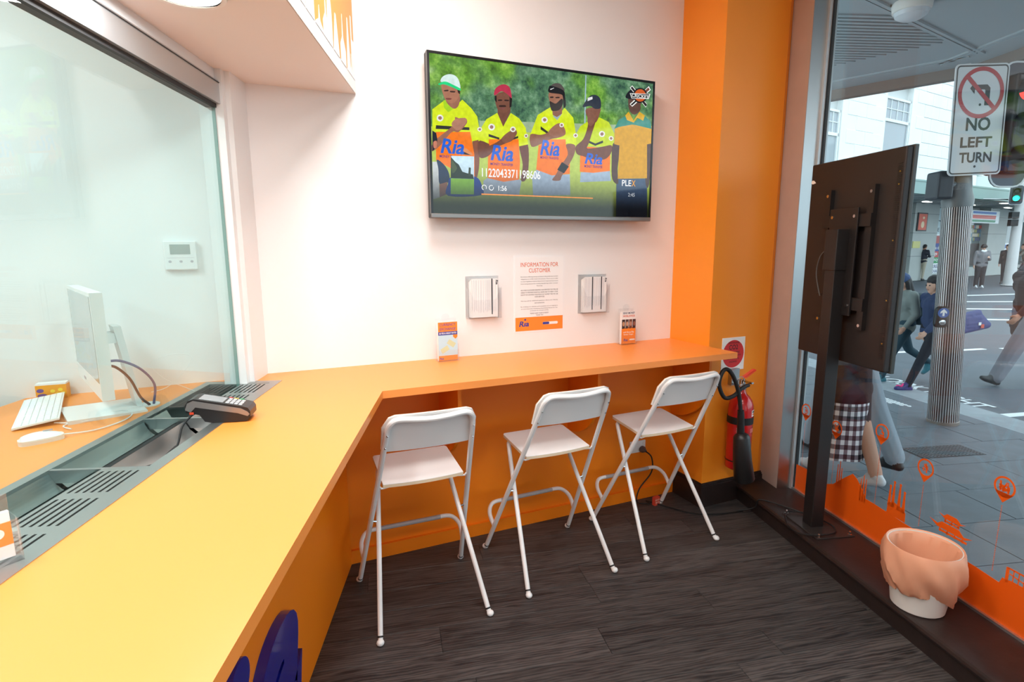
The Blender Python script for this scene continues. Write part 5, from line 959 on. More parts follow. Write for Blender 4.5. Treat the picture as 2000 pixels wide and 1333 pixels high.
def signal(name, label, loc_, rz, lenses, h=1.05, wd=.30, bd=.10):
    t = thing(name, label, 'traffic light', loc_, rz); 
    MB().plate(rrect(-wd / 2 - bd, wd / 2 + bd, -.12, h + .12, .12), -.012, 0).build('target_board', mat('signal_board', (66, 72, 82), .45), t)
    o1 = rrect(-wd / 2 - bd, wd / 2 + bd, -.12, h + .12, .12); o2 = rrect(-wd / 2 - bd + .015, wd / 2 + bd - .015, -.105, h + .105, .108); k = len(o1); b = MB()
    b.add([(p[0], y, p[1]) for y in (-.014, .002) for p in o1 + o2], [(i, (i + 1) % k, k + (i + 1) % k, k + i) for i in range(k)] + [(2 * k + i, 3 * k + i, 3 * k + (i + 1) % k, 2 * k + (i + 1) % k) for i in range(k)] + [(i, 2 * k + i, 2 * k + (i + 1) % k, (i + 1) % k) for i in range(k)]); b.build('white_border', M_SIGNW, t)
    MB().rbox(-wd / 2, wd / 2, -.10, .14, 0, h, .02).build('housing', mat('signal_black', (24, 26, 28), .4), t)
    n_ = len(lenses)
    for i, (c, em) in enumerate(lenses):
        z_ = h - (i + .5) * h / n_; r = min(.42 * h / n_, wd * .42)
        MB().lathe([(0, .108), (r * .7, .105), (r, .10)], (0, 0, z_), 20, 'y', False).build('lens', mat('lens_%d_%d_%d' % c, c, .3, emit=em), t, True)
        V = []; 
        for j in range(13): a = -.35 + (PI + .7) * j / 12; V += [(r * 1.08 * cos(a), -.10, z_ + r * 1.08 * sin(a)), (r * 1.08 * cos(a), -.10 - .20 + .08 * abs(cos(a)) * 0, z_ + r * 1.08 * sin(a))]
        b = MB(); b.add(V, [(2 * j, 2 * j + 1, 2 * j + 3, 2 * j + 2) for j in range(12)]); b.build('visor', mat('signal_black', (24, 26, 28), .4), t, True)
    return t
signal('traffic_signal', 'large traffic light with white edged board and red lamp beside the no left turn sign', (5.00, 4.98, 2.22), 0.0, [((255, 40, 30), 3.0), ((40, 34, 18), 0), ((16, 40, 34), 0)], .86, .22, .075)
ps2 = MB(); ps2.tube([(0, 0, 2.40), (.25, .05, 2.45), (.42, .08, 2.55)], .025, 8); ps2.build('signal_arm', M_STEEL, ps, True)
t = thing('signal_rear', 'small black signal box clamped to the left of the post collar', 'traffic light', (4.36, 4.99, 1.99), -.2)
MB().rbox(-.07, .07, -.10, .10, 0, .25, .02).build('housing', mat('signal_grey', (58, 60, 66), .45), t); MB().tube([(.07, 0, .14), (.16, 0, .14)], .03, 8).build('clamp', M_STEEL, t, True)

# ------------------------------------------------------------------ building across the street (local x along the facade, -y to the street)
FB = thing('street_building', 'white rendered building with shops under a green awning across the street', 'building', (23.151, 26.601, GZ), math.radians(26.39))
M_REND = mat('white_render', (236, 238, 236), .7, noise=(1, .03)); M_STONE = mat('grey_stone', (176, 180, 176), .6, noise=(1.5, .06)); M_FGREEN = mat('awning_green_grey', (132, 158, 152), .5)
G = GZ
def fb(x0, x1, y0, y1, z0, z1, m, nm, par=FB): return MB().box(x0, x1, y0, y1, z0 - G, z1 - G).build(nm, m, par)
fb(-40, 30, .25, 1.5, G, 30, mat('render_joint', (206, 210, 208), .7), 'wall')
# rendered courses above the awning
blk = {}
for r in range(11):
    z0 = 4.6 + r * .56; x_ = -14.0 + (r % 2) * .7
    while x_ < 4:
        x1 = x_ + 1.4
        if not any(x_ < wx1 - .05 and x1 > wx0 + .05 and z0 < wz1 and z0 + .56 > wz0 for wx0, wx1, wz0, wz1 in ((-5.45, -3.25, 4.4, 8.0), (-10.6, -8.8, 4.4, 7.0))):
            if 1.4 not in blk: blk[1.4] = MB().rbox(0, 1.385, .0, .3, 0, .545, .012, 1).mesh('render_block', M_REND)
            link('render_block', blk[1.4], FB, (x_, 0, z0 - G))
        x_ = x1
for xa, xb in ((-7.0, -5.45), (-3.25, -2.1), (-8.8, -7.0), (-12.0, -10.6)): fb(xa, xb, .02, .3, 4.5, 8.6, M_REND, 'window_surround')
def sash(x0, x1, z0, z1, zm, nm):
    f = MB(); f.box(x0, x1, .06, .2, z1 - G - .09, z1 - G); f.box(x0, x0 + .09, .06, .2, z0 - G, z1 - G); f.box(x1 - .09, x1, .06, .2, z0 - G, z1 - G); f.box(x0, x1, .06, .2, zm - G - .06, zm - G + .06); f.box(x0, x1, .06, .2, z0 - G, z0 - G + .1)
    w_ = f.build(nm, mat('sash_white', (228, 232, 232), .5), FB)
    fb(x0 + .09, x1 - .09, .12, .15, z0, z1, mat('sash_glass', (150, 160, 166), .08), 'pane', w_)
    b = MB()
    for k in range(1, 4): xx = x0 + (x1 - x0) * k / 4; b.box(xx - .015, xx + .015, .09, .13, zm - G, z1 - G)
    b.box(x0, x1, .09, .13, (zm + z1) / 2 - G - .015, (zm + z1) / 2 - G + .015); b.build('glazing_bar', mat('sash_white', (228, 232, 232), .5), w_)
    fb(x0 + .12, x1 - .12, .16, .18, z0 + .1, zm - .1, mat('blind_white', (226, 230, 230), .7), 'blind', w_)
sash(-5.44, -3.26, 4.5, 7.95, 6.98, 'sash_window'); sash(-10.6, -8.83, 4.5, 6.95, 6.0, 'sash_window')
fb(-3.0, 20, -3.0, .3, 3.55, 3.62, mat('far_soffit', (190, 196, 196), .6), 'awning_soffit')
fb(-16.0, 22, -3.1, -2.9, 3.42, 3.86, M_FGREEN, 'awning_fascia'); fb(-16, 22, -3.12, .3, 3.86, 3.92, M_FGREEN, 'awning_top'); fb(-16, 22, -3.0, .3, 3.5, 3.56, mat('far_soffit', (190, 196, 196), .6), 'awning_lining')
for k in range(30): fb(-14 + k * 1.0, -13.97 + k * 1.0, -2.9, .0, 3.47, 3.5, mat('soffit_batten', (150, 156, 158), .6), 'soffit_batten')
for x_ in (-3.0, 1.5, 6.0): 
    for y_ in (-2.2, -.9): fb(x_ - .3, x_ + .3, y_ - .08, y_ + .08, 3.46, 3.49, mat('far_lamp', (255, 252, 244), .5, emit=4.0), 'awning_lamp')
for xa, xb in ((-9, -6.2), (-2.5, -.1), (5.8, 8.3), (12, 15)):
    p_ = fb(xa, xb, -.25, .3, G, 3.5, M_STONE, 'pillar')
    for z_ in (1.0, 2.1, 3.0): fb(xa - .005, xb + .005, -.256, .0, z_, z_ + .025, mat('stone_joint', (132, 136, 134), .7), 'pillar_joint', p_)
fb(-14, 20, .1, .2, .3, 3.4, mat('shop_glass', (96, 116, 118), .1), 'shop_window')
fb(-14, 20, .02, .24, G, .32, M_STONE, 'stall_riser')
# posters and signs on the shops
def panel(x0, x1, z0, z1, c, y=-.03, nm='poster'): return fb(x0, x1, y, y + .03, z0, z1, mat('panel_%d_%d_%d' % c, c, .5), nm)
o = panel(-2.27, -1.35, 2.2, 3.06, (30, 26, 30), -.30, 'light_box'); o2 = panel(-2.2, -1.42, 2.25, 3.0, (222, 84, 50), -.31)
b = MB(); b.add([(-1.8 + .16 * cos(a), -.312, 2.5 - G + .16 * sin(a)) for a in [2 * PI * i / 14 for i in range(14)]], [tuple(range(14))]); b.add([(-1.75 + .1 * cos(a), -.312, 2.82 - G + .06 * sin(a)) for a in [2 * PI * i / 14 for i in range(14)]], [tuple(range(14))]); b.build('poster_print', mat('panel_cream', (244, 214, 170), .5), FB)
panel(-2.45, -1.75, 1.40, 1.72, (206, 200, 120), -.28, 'small_notice')
panel(0.0, 2.6, 2.1, 3.35, (196, 214, 218), -.05, 'shop_sign'); panel(0.0, 2.6, 2.0, 2.1, (240, 244, 244)); panel(0, 2.6, 1.62, 2.0, (176, 70, 66)); panel(0, 2.6, 1.22, 1.62, (34, 60, 140)); panel(0, 2.6, .92, 1.22, (196, 50, 48)); panel(0, 2.6, .62, .92, (40, 150, 84)); panel(0, 2.6, .10, .62, (238, 240, 242))
b = MB(); add_text(b, 'LIE', .05, 2.2 - G, .55, .18, -.052, .01); b.plate([(.25, 2.75 - G), (.6, 2.75 - G), (.95, 3.1 - G), (.85, 2.8 - G), (.95, 2.6 - G), (.75, 2.66 - G), (.7, 2.45 - G), (.6, 2.7 - G)], -.06, -.052); b.build('sign_print', mat('panel_ink', (44, 50, 66), .5), FB)
b = MB()
for s, z_, x_, wd in (('reau de', 1.32, .03, .95), ('ange', .98, .05, .66), ('rrency', .68, .03, .84)): add_text(b, s, x_, z_ - G, wd, .17, -.033, .01)
b.build('panel_lettering', M_PAPER, FB)
b = MB()
for s, z_, x_, wd in (('URRENCY', .38, .08, 1.5), ('XCHANGE', .14, .03, 1.5)): add_text(b, s, x_, z_ - G, wd, .17, -.033, .015)
b.build('panel_lettering', mat('panel_navy', (36, 50, 110), .5), FB)
for k in range(10):
    for j in range(4): panel(4.0 + k * .18, 4.15 + k * .18, 1.75 + j * .22, 1.92 + j * .22, random.choice(((180, 70, 60), (90, 130, 150), (200, 190, 170), (60, 80, 110), (150, 150, 90))), .06, 'window_poster')
panel(3.9, 5.8, .4, 1.6, (30, 32, 36), .07, 'dark_entry')
def stripes(x0, x1, z0, z1, y, nm):
    o = fb(x0, x1, y, y + .12, z0, z1, mat('sign_box_white', (244, 246, 246), .4), nm); h = z1 - z0; wd = x1 - x0
    for c, a, e in (((44, 110, 190), .74, .92), ((222, 60, 40), .34, .64), ((30, 140, 90), .08, .26)): b = MB(); b.plate([(x0 + wd * .06, z0 - G + h * a), (x1 - wd * .12 - wd * .02 * (1 - a), z0 - G + h * a), (x1 - wd * .12, z0 - G + h * e), (x0 + wd * .06, z0 - G + h * e)], y - .006, y); b.build('stripe', mat('stripe_%d_%d_%d' % c, c, .4), o)
stripes(1.4, 4.75, 2.62, 3.24, -1.0, 'hanging_sign'); stripes(7.9, 11.0, .45, 1.62, -.06, 'window_sign')
# paler building farther along the street
f2 = tag(MB().box(-9, 9, 0, 6, 0, 26).build('distant_building', mat('distant_render', (226, 222, 210), .7), loc=(62, 46, GZ), rz=-.6), 'pale distant building rising behind the traffic light', 'building')
for i in range(5):
    for j in range(5): MB().box(-7.5 + i * 3, -5.8 + i * 3, -.1, 0, 4 + j * 4.2, 6.4 + j * 4.2).build('window', mat('distant_glass', (120, 132, 140), .2), f2)

# far pole with its signals and one way sign
fp = thing('far_pole', 'white tapering light pole on the far pavement', 'post', (22.93, 22.05, GZ))
MB().lathe([(.26, 0), (.26, .04), (.21, .05), (.17, 2.6), (.15, 7.0)], seg=20).build('shaft', mat('pole_white', (206, 204, 202), .45), fp, True)
MB().tube([(-.05, 0, 3.55), (-1.8, .4, 3.62)], .03, 8).build('arm', M_STEEL, fp, True)
ow = thing('one_way_sign', 'white one way sign with a black arrow on the far pole', 'sign', (23.05, 21.75, 2.45), -.75)
MB().plate(rrect(-.12, .62, 0, .62, .03), -.02, -.005).build('plate', M_SIGNW, ow); b = MB(); add_text(b, 'ONE', -.06, .40, .42, .15, -.021, .01); add_text(b, 'WAY', -.06, .21, .46, .15, -.021, .01); b.plate([(-.06, .09), (.4, .09), (.4, .05), (.55, .105), (.4, .16), (.4, .12), (-.06, .12)], -.023, -.02); b.build('print', M_SIGNK, ow)
signal('far_signal', 'small far traffic light showing green on the white pole', (22.55, 21.9, 3.28), -.75, [((20, 30, 28), 0), ((40, 235, 190), 3.0)], .55, .26)
t = thing('far_walk_signal', 'pair of black pedestrian lamp boxes on the far pole', 'traffic light', (22.50, 21.85, 2.3), -.3)
for z_ in (0, .3): MB().rbox(-.14, .14, -.14, .1, z_, z_ + .27, .02).build('lamp_box', mat('signal_black', (24, 26, 28), .4), t)

# ------------------------------------------------------------------ people
def capsule(b, p0, r0, p1, r1, n_=10):
    p0, p1 = Vector(p0), Vector(p1); d = p1 - p0; L_ = max(d.length, 1e-5); z_ = d / L_; x_ = z_.orthogonal().normalized(); y_ = z_.cross(x_); V = []; F = []; rows = []
    for i in range(4): a = PI / 2 * (1 - i / 3) if i < 3 else 0; rows.append((p0 - z_ * r0 * sin(a), r0 * cos(a)))
    for i in range(4): a = PI / 2 * i / 3; rows.append((p1 + z_ * r1 * sin(a), r1 * cos(a)))
    for c, r in rows:
        for j in range(n_): an = 2 * PI * j / n_; V.append(c + (x_ * cos(an) + y_ * sin(an)) * max(r, 1e-4))
    for i in range(7):
        for j in range(n_): F.append((i * n_ + j, i * n_ + (j + 1) % n_, (i + 1) * n_ + (j + 1) % n_, (i + 1) * n_ + j))
    F += [tuple(range(n_ - 1, -1, -1)), tuple(7 * n_ + j for j in range(n_))]; b.add(V, F)
def remesh(caps, mats, name, parent, voxel, smooth=4):
    b = MB()
    for (p0, r0, p1, r1, tg) in caps: capsule(b, p0, r0, p1, r1)
    me = b.mesh(name, list(mats.values())[0]); tmp = bpy.data.objects.new(name, me); COL.objects.link(tmp)
    md = tmp.modifiers.new('r', 'REMESH'); md.mode = 'VOXEL'; md.voxel_size = voxel; sm = tmp.modifiers.new('s', 'SMOOTH'); sm.iterations = smooth; sm.factor = .5
    dg = bpy.context.evaluated_depsgraph_get(); out = bpy.data.meshes.new_from_object(tmp.evaluated_get(dg)); bpy.data.objects.remove(tmp); bpy.data.meshes.remove(me)
    out.name = name; out.materials.clear(); keys = list(mats.keys())
    for k in keys: out.materials.append(mats[k])
    B_ = [(Vector(c[0]), Vector(c[2]) - Vector(c[0]), c[1], c[3], keys.index(c[4])) for c in caps]
    if len(keys) > 1:
        idx = []
        for p in out.polygons:
            c = p.center; best = 1e9; bi = 0
            for p0, d, r0, r1, ki in B_:
                dd = d.dot(d); t_ = 0 if dd < 1e-9 else max(0, min(1, (c - p0).dot(d) / dd)); q_ = (c - p0 - d * t_).length - (r0 + (r1 - r0) * t_)
                if q_ < best: best = q_; bi = ki
            idx.append(bi)
        out.polygons.foreach_set('material_index', idx)
    out.polygons.foreach_set('use_smooth', [True] * len(out.polygons)); out.update(); return link(name, out, parent)
def person(label, loc_, rz, H, pose, col, hair=None, hat=None, voxel=.011, wide=1.0, skirt=None):
    """pose angles in radians, facing +y; col: skin, top, legs, shoe (rgb)"""
    t = thing('person', label, 'person', loc_, rz); k = H / 1.72; g = pose.get; caps = []
    lean = g('lean', 0.0)
    hipz = .93; feet = []
    def leg(s, th, kn, fp_):
        h = Vector((s * .088, 0, hipz)); kn_ = h + Vector((s * .0, sin(th) * .44, -cos(th) * .44)); an = kn_ + Vector((0, sin(th - kn) * .41, -cos(th - kn) * .41))
        f_ = Vector((s * .02, cos(fp_), sin(fp_))); up_ = Vector((0, -sin(fp_), cos(fp_)))
        heel = an - up_ * .055 - f_ * .045; ball = an - up_ * .062 + f_ * .11; toe = an - up_ * .066 + f_ * .165
        wd = g('legw', 1.0)
        caps.extend([(h, .098 * wide, kn_, .064 * wd, 'legs'), (kn_, .064 * wd, an + Vector((0, 0, .01)), .048 * wd * (1.15 if wd > 1 else 1), 'shin' if 'shin' in col else 'legs'), (an, .04, heel, .036, 'shoe'), (heel, .036, ball, .040, 'shoe'), (ball, .040, toe, .030, 'shoe'), (an + up_ * .02, .042, ball, .036, 'shoe')])
        feet.append(min(heel.z - .036, ball.z - .04, toe.z - .03))
    leg(-1, g('lt', 0), g('lk', .05), g('lf', 0)); leg(1, g('rt', 0), g('rk', .05), g('rf', 0))
    base = min(feet)
    def T_(x_, y_, z_): zz = z_ - hipz; return Vector((x_, y_ + sin(lean) * zz, hipz + cos(lean) * zz))
    caps.append((T_(-.075 * wide, 0, .97), .105 * wide, T_(.075 * wide, 0, .97), .105 * wide, 'legs'))
    tp = g('coat', .90)
    caps.append((T_(-.075, 0, tp + .02), .112 * wide, T_(.075, 0, tp + .02), .112 * wide, 'top')); caps.append((T_(-.07, 0, 1.08), .112 * wide, T_(.07, 0, 1.08), .112 * wide, 'top'))
    if tp < .9: caps.append((T_(-.08, 0, (tp + .95) / 2), .125 * wide, T_(.08, 0, (tp + .95) / 2), .125 * wide, 'top'))
    caps.append((T_(0, 0, 1.05), .13 * wide, T_(0, .01, 1.30), .135 * wide, 'top')); caps.append((T_(-.10, 0, 1.30), .108 * wide, T_(.10, 0, 1.30), .108 * wide, 'top')); caps.append((T_(-.15, 0, 1.405), .062, T_(.15, 0, 1.405), .062, 'top')); caps.append((T_(-.08, 0, 1.43), .06, T_(.08, 0, 1.43), .06, 'top'))
    hp = g('nod', 0.0); hy = g('turn', 0.0); nk = T_(0, 0, 1.44); hc = T_(0, .02 + .06 * sin(hp), 1.595 - .02 * abs(sin(hp)))
    caps.append((nk, .056, hc + Vector((0, -.02, -.06)), .052, 'skin'))
    def Hh(x_, y_, z_):   # point in the head frame
        y2, z2 = y_ * cos(hp) + z_ * sin(hp), -y_ * sin(hp) + z_ * cos(hp); return hc + Vector((x_ * cos(hy) - y2 * sin(hy), x_ * sin(hy) + y2 * cos(hy), z2))
    caps += [(Hh(0, -.015, .03), .088, Hh(0, .005, -.005), .082, 'skin'), (Hh(0, .02, -.03), .066, Hh(0, .045, -.085), .040, 'skin'), (Hh(0, .085, .0), .012, Hh(0, .098, -.028), .015, 'skin'), (Hh(-.082, -.005, .0), .016, Hh(-.084, -.01, -.03), .012, 'skin'), (Hh(.082, -.005, .0), .016, Hh(.084, -.01, -.03), .012, 'skin'), (Hh(-.02, .078, -.055), .010, Hh(.02, .078, -.055), .010, 'skin')]
    for s, a, e, ab, nm in ((-1, g('la', 0), g('le', .2), g('lab', .1), 'l'), (1, g('ra', 0), g('re', .2), g('rab', .1), 'r')):
        sh = T_(s * .185, 0, 1.40); inn_ = g(nm + 'in', 0.0)
        el = sh + Vector((s * sin(ab) * .29, sin(a) * cos(ab) * .29, -cos(a) * cos(ab) * .29)); d2 = Vector((s * sin(ab) * .4 - s * inn_, sin(a + e), -cos(a + e))).normalized(); wr = el + d2 * .25
        caps += [(sh, .066 * wide, el, .050 * wide, 'top'), (el, .050 * wide, wr - d2 * .02, .038, 'top')]
        side = Vector((s, 0, 0)); side = (side - d2 * side.dot(d2)); side = side.normalized() if side.length > .1 else Vector((0, 1, 0)); nn = d2.cross(side).normalized(); pc_ = wr + d2 * .05
        caps += [(wr, .026, pc_ + nn * .018, .022, 'skin'), (wr, .026, pc_ - nn * .018, .022, 'skin'), (pc_, .024, wr + d2 * .085, .022, 'skin')]
        for i, L_ in enumerate((.062, .074, .070, .054)):
            f0 = wr + d2 * .085 + nn * (.030 - i * .020); f1 = f0 + (d2 * .8 - side * .35).normalized() * L_ * .55; f2_ = f1 + (d2 * .35 - side * .8).normalized() * L_ * .5; caps += [(f0, .0095, f1, .009, 'skin'), (f1, .009, f2_, .0075, 'skin')]
        th0 = wr + d2 * .03 + nn * .028; th1 = th0 + (d2 * .6 + nn * .7).normalized() * .04; caps += [(th0, .012, th1, .0105, 'skin'), (th1, .0105, th1 + (d2 * .9 - side * .3).normalized() * .032, .009, 'skin')]
    mats = {q: mat('cloth_%s_%d_%d_%d' % ((q,) + tuple(col[q])), col[q], .45 if q in ('skin', 'shoe') else .8) for q in ('skin', 'top', 'legs', 'shoe') + (('shin',) if 'shin' in col else ())}
    sc = lambda p: Vector((p[0] * k, p[1] * k, (p[2] - base) * k))
    caps = [(sc(a), r0 * k, sc(b_), r1 * k, q) for a, r0, b_, r1, q in caps]
    remesh(caps, mats, 'body', t, voxel)
    hcap = []
    if hair:
        if hair[1] == 'short': hcap = [(Hh(0, -.02, .045), .094, Hh(0, -.03, .03), .092, 'h'), (Hh(0, -.06, -.02), .05, Hh(0, -.06, -.04), .045, 'h')]
        elif hair[1] == 'long': hcap = [(Hh(0, -.02, .045), .097, Hh(0, -.03, .02), .096, 'h'), (Hh(0, -.06, 0), .075, Hh(0, -.08, -.30), .065, 'h'), (Hh(-.075, -.01, .0), .035, Hh(-.08, .0, -.22), .03, 'h'), (Hh(.075, -.01, .0), .035, Hh(.08, .0, -.22), .03, 'h')]
        elif hair[1] == 'bob': hcap = [(Hh(0, -.015, .05), .100, Hh(0, -.03, .01), .100, 'h'), (Hh(-.05, .05, .06), .045, Hh(.05, .05, .06), .045, 'h')]
        hcap = [(sc(a), r0 * k, sc(b_), r1 * k, q) for a, r0, b_, r1, q in hcap]
        remesh(hcap, {'h': mat('hair_%d_%d_%d' % hair[0], hair[0], .6)}, 'hair', t, voxel)
    if hair and len(hair) > 2:   # beard
        bc = [(sc(Hh(0, .035, -.065)), .052 * k, sc(Hh(0, .05, -.085)), .042 * k, 'h')]; remesh(bc, {'h': mat('hair_%d_%d_%d' % hair[0], hair[0], .6)}, 'beard', t, voxel)
    if hat:
        hc_ = [(Hh(0, -.015, .055), .100, Hh(0, -.02, .045), .100, 'h'), (Hh(-.045, .08, .05), .022, Hh(.045, .08, .05), .022, 'h'), (Hh(-.03, .13, .04), .014, Hh(.03, .13, .04), .014, 'h'), (Hh(0, .08, .05), .02, Hh(0, .13, .04), .014, 'h')]
        remesh([(sc(a), r0 * k, sc(b_), r1 * k, q) for a, r0, b_, r1, q in hc_], {'h': mat('hat_%d_%d_%d' % hat, hat, .7)}, 'cap', t, voxel)
    b = MB()
    for s in (-1, 1): p = sc(Hh(s * .032, .078, .006)); b.ball(p[:], .010 * k, 8)
    b.build('eyes', mat('eye_dark', (34, 28, 28), .3), t, True)
    b = MB(); capsule(b, sc(Hh(-.018, .088, -.056)), .005 * k, sc(Hh(.018, .088, -.056)), .005 * k, 6); b.build('mouth', mat('mouth_tone', (150, 90, 84), .5), t, True)
    if skirt:
        m_, z0, z1, r0, r1 = skirt; V = []; n_ = 40; F = []
        for i in range(9):
            zz = z1 + (z0 - z1) * i / 8; rr = r1 + (r0 - r1) * i / 8
            for j in range(n_): a = 2 * PI * j / n_; w_ = rr * (1 + .05 * (i / 8) * sin(7 * a)); V.append(sc((w_ * cos(a) * 1.1, w_ * sin(a) * .9, zz)))
        for i in range(8):
            for j in range(n_): F.append((i * n_ + j, i * n_ + (j + 1) % n_, (i + 1) * n_ + (j + 1) % n_, (i + 1) * n_ + j))
        MB().add(V, F).build('skirt', m_, t, True)
    return t, sc, Hh, T_
def plaid():
    m = bpy.data.materials.new('black_white_plaid'); m.use_nodes = True; nt = m.node_tree; N = nt.nodes.new; L = nt.links.new; b = nt.nodes['Principled BSDF']; b.inputs['Roughness'].default_value = .8
    tc = N('ShaderNodeTexCoord'); sx = N('ShaderNodeSeparateXYZ'); L(tc.outputs['Object'], sx.inputs[0]); at = N('ShaderNodeMath'); at.operation = 'ARCTAN2'; L(sx.outputs[1], at.inputs[0]); L(sx.outputs[0], at.inputs[1])
    outs = []
    for src, f_ in ((at.outputs[0], 3.2), (sx.outputs[2], 14.0)):
        a = N('ShaderNodeMath'); a.operation = 'MULTIPLY'; a.inputs[1].default_value = f_; L(src, a.inputs[0]); fr = N('ShaderNodeMath'); fr.operation = 'FRACT'; L(a.outputs[0], fr.inputs[0]); st_ = N('ShaderNodeMath'); st_.operation = 'GREATER_THAN'; st_.inputs[1].default_value = .5; L(fr.outputs[0], st_.inputs[0]); outs.append(st_.outputs[0])
    ad = N('ShaderNodeMath'); ad.operation = 'ADD'; L(outs[0], ad.inputs[0]); L(outs[1], ad.inputs[1]); hv = N('ShaderNodeMath'); hv.operation = 'MULTIPLY'; hv.inputs[1].default_value = .5; L(ad.outputs[0], hv.inputs[0])
    cr = N('ShaderNodeValToRGB'); e = cr.color_ramp.elements; e[0].color = srgb(30, 26, 32); e[1].color = srgb(225, 222, 224); k = e.new(.5); k.color = srgb(116, 108, 116); cr.color_ramp.interpolation = 'CONSTANT'; e[0].position = 0; e[1].position = .4; e[2].position = .8; e[1].color = srgb(116, 108, 116); e[2].color = srgb(225, 222, 224)
    L(hv.outputs[0], cr.inputs[0]); L(cr.outputs[0], b.inputs['Base Color']); return m
LEFT = math.radians(85.5)
SKIN1, SKIN2 = (206, 160, 136), (178, 126, 100)
person('person in pale grey jeans and black shoes walking past close outside the window', (3.06, 4.18, GZ), .06, 1.70, dict(rt=-.50, rk=.10, rf=-.12, lt=.40, lk=.15, lf=.1, la=.1, ra=.2, le=.9, re=.9, lab=0, rab=0, legw=1.30), dict(skin=SKIN1, top=(86, 88, 94), legs=(150, 160, 170), shoe=(26, 26, 28)), ((40, 34, 32), 'short'), voxel=.010)
person('person in a dark top and black and white plaid skirt walking close outside the window', (2.78, 3.80, GZ), .1, 1.60, dict(lt=.25, lk=.15, rt=-.2, rk=.25, rf=-.3, la=-.1, ra=.1, lab=.02, rab=.02, coat=.55), dict(skin=SKIN1, top=(38, 30, 40), legs=(40, 32, 42), shin=(196, 150, 128), shoe=(206, 206, 210)), ((46, 34, 32), 'long'), voxel=.010, skirt=(plaid(), .20, .66, .19, .17))
person('person in a long maroon coat half hidden behind the display pole outside the window', (2.78, 4.95, GZ), .1, 1.66, dict(lt=.2, lk=.1, rt=-.2, rk=.2, coat=.52), dict(skin=SKIN1, top=(74, 32, 44), legs=(40, 36, 48), shoe=(30, 28, 30)), ((38, 30, 28), 'long'), voxel=.011, wide=1.1)
t, sc, Hh, T_ = person('person in a grey hoodie and blue cap carrying a backpack, walking left across the road', (5.60, 6.72, GZ - .022), LEFT, 1.44, dict(lt=.42, lk=.10, rt=-.45, rk=.55, rf=-.75, la=-.2, le=.9, ra=.15, re=1.1, nod=.35, lean=.06, turn=.1), dict(skin=SKIN1, top=(124, 132, 128), legs=(34, 62, 74), shoe=(44, 110, 124)), ((36, 32, 32), 'long'), (50, 74, 116), voxel=.010, wide=1.12)
remesh([(sc((-.06, -.20, 1.05)), .10, sc((.06, -.20, 1.05)), .10, 'h'), (sc((-.06, -.20, 1.30)), .10, sc((.06, -.20, 1.30)), .10, 'h'), (sc((0, -.22, 1.1)), .11, sc((0, -.21, 1.3)), .11, 'h')], {'h': mat('backpack_teal', (40, 58, 66), .7)}, 'backpack', t, .012)
t, sc, Hh, T_ = person('person with long dark hair in black leggings and pink-laced navy shoes behind the fluted post', (5.62, 6.28, GZ - .022), LEFT, 1.45, dict(lt=.42, lk=.05, lf=.12, rt=-.42, rk=.3, rf=-.5, la=.25, ra=-.3, le=.5, re=.3, nod=.2, lean=.05), dict(skin=SKIN1, top=(44, 58, 92), legs=(24, 24, 34), shoe=(54, 48, 104)), ((34, 28, 30), 'long'), voxel=.010)
for s in (-1,):
    MB().tube(spline([sc((-.088 + .0, .50, .10)), sc((-.06, .46, .13)), sc((-.11, .44, .135)), sc((-.09, .40, .16))], 4), .012, 6).build('pink_laces', mat('lace_pink', (236, 60, 130), .6), t, True)
bg_ = thing('shoulder_bag', 'navy blue shoulder bag with a small red tag to the right of the fluted post', 'bag', (6.05, 6.2, .56), .1)
remesh([(Vector((-.16, 0, 0)), .05, Vector((.20, 0, .06)), .05, 'h'), (Vector((-.18, 0, .17)), .04, Vector((.06, 0, .21)), .04, 'h'), (Vector((-.16, 0, .02)), .055, Vector((-.17, 0, .17)), .05, 'h'), (Vector((.19, 0, .06)), .05, Vector((.05, 0, .2)), .04, 'h'), (Vector((0, 0, .04)), .055, Vector((-.05, 0, .17)), .05, 'h'), (Vector((-.12, 0, .09)), .06, Vector((.12, 0, .10)), .055, 'h'), (Vector((-.12, 0, .13)), .055, Vector((.06, 0, .15)), .055, 'h'), (Vector((-.12, 0, .05)), .055, Vector((.14, 0, .07)), .055, 'h')], {'h': mat('bag_navy', (46, 66, 124), .6)}, 'bag_body', bg_, .010)
MB().box(.06, .10, -.062, -.055, .03, .075).build('red_tag', mat('tag_red', (210, 80, 60), .5), bg_); MB().box(.02, .055, -.062, -.055, .065, .10).build('white_tag', M_PAPER, bg_)
MB().tube(spline([(-.14, 0, .2), (-.2, 0, .36), (-.32, 0, .52)], 5), .010, 6).build('strap', mat('bag_navy', (46, 66, 124), .6), bg_, True)
person('person in a dark brown coat and loose grey trousers striding left at the right edge', (7.06, 6.45, GZ - .022), LEFT, 1.76, dict(lt=.50, lk=.06, lf=.38, rt=-.40, rk=.4, rf=-.5, la=.5, ra=-.45, le=.25, re=.3, coat=.72, lean=.06, legw=1.45), dict(skin=SKIN2, top=(46, 38, 44), legs=(128, 128, 136), shoe=(28, 28, 30)), ((40, 36, 34), 'short'), voxel=.010, wide=1.15)
t, sc, Hh, T_ = person('bearded person in dark jacket, white scarf and khaki trousers reading a phone', (22.1, 25.75, GZ), math.radians(-70), 1.72, dict(lt=.06, rt=-.05, la=.35, le=1.25, ra=.35, re=1.25, lin=.4, rin=.4, nod=.35), dict(skin=SKIN2, top=(44, 44, 56), legs=(176, 166, 148), shoe=(50, 50, 52)), ((30, 26, 26), 'short', 1), voxel=.014)
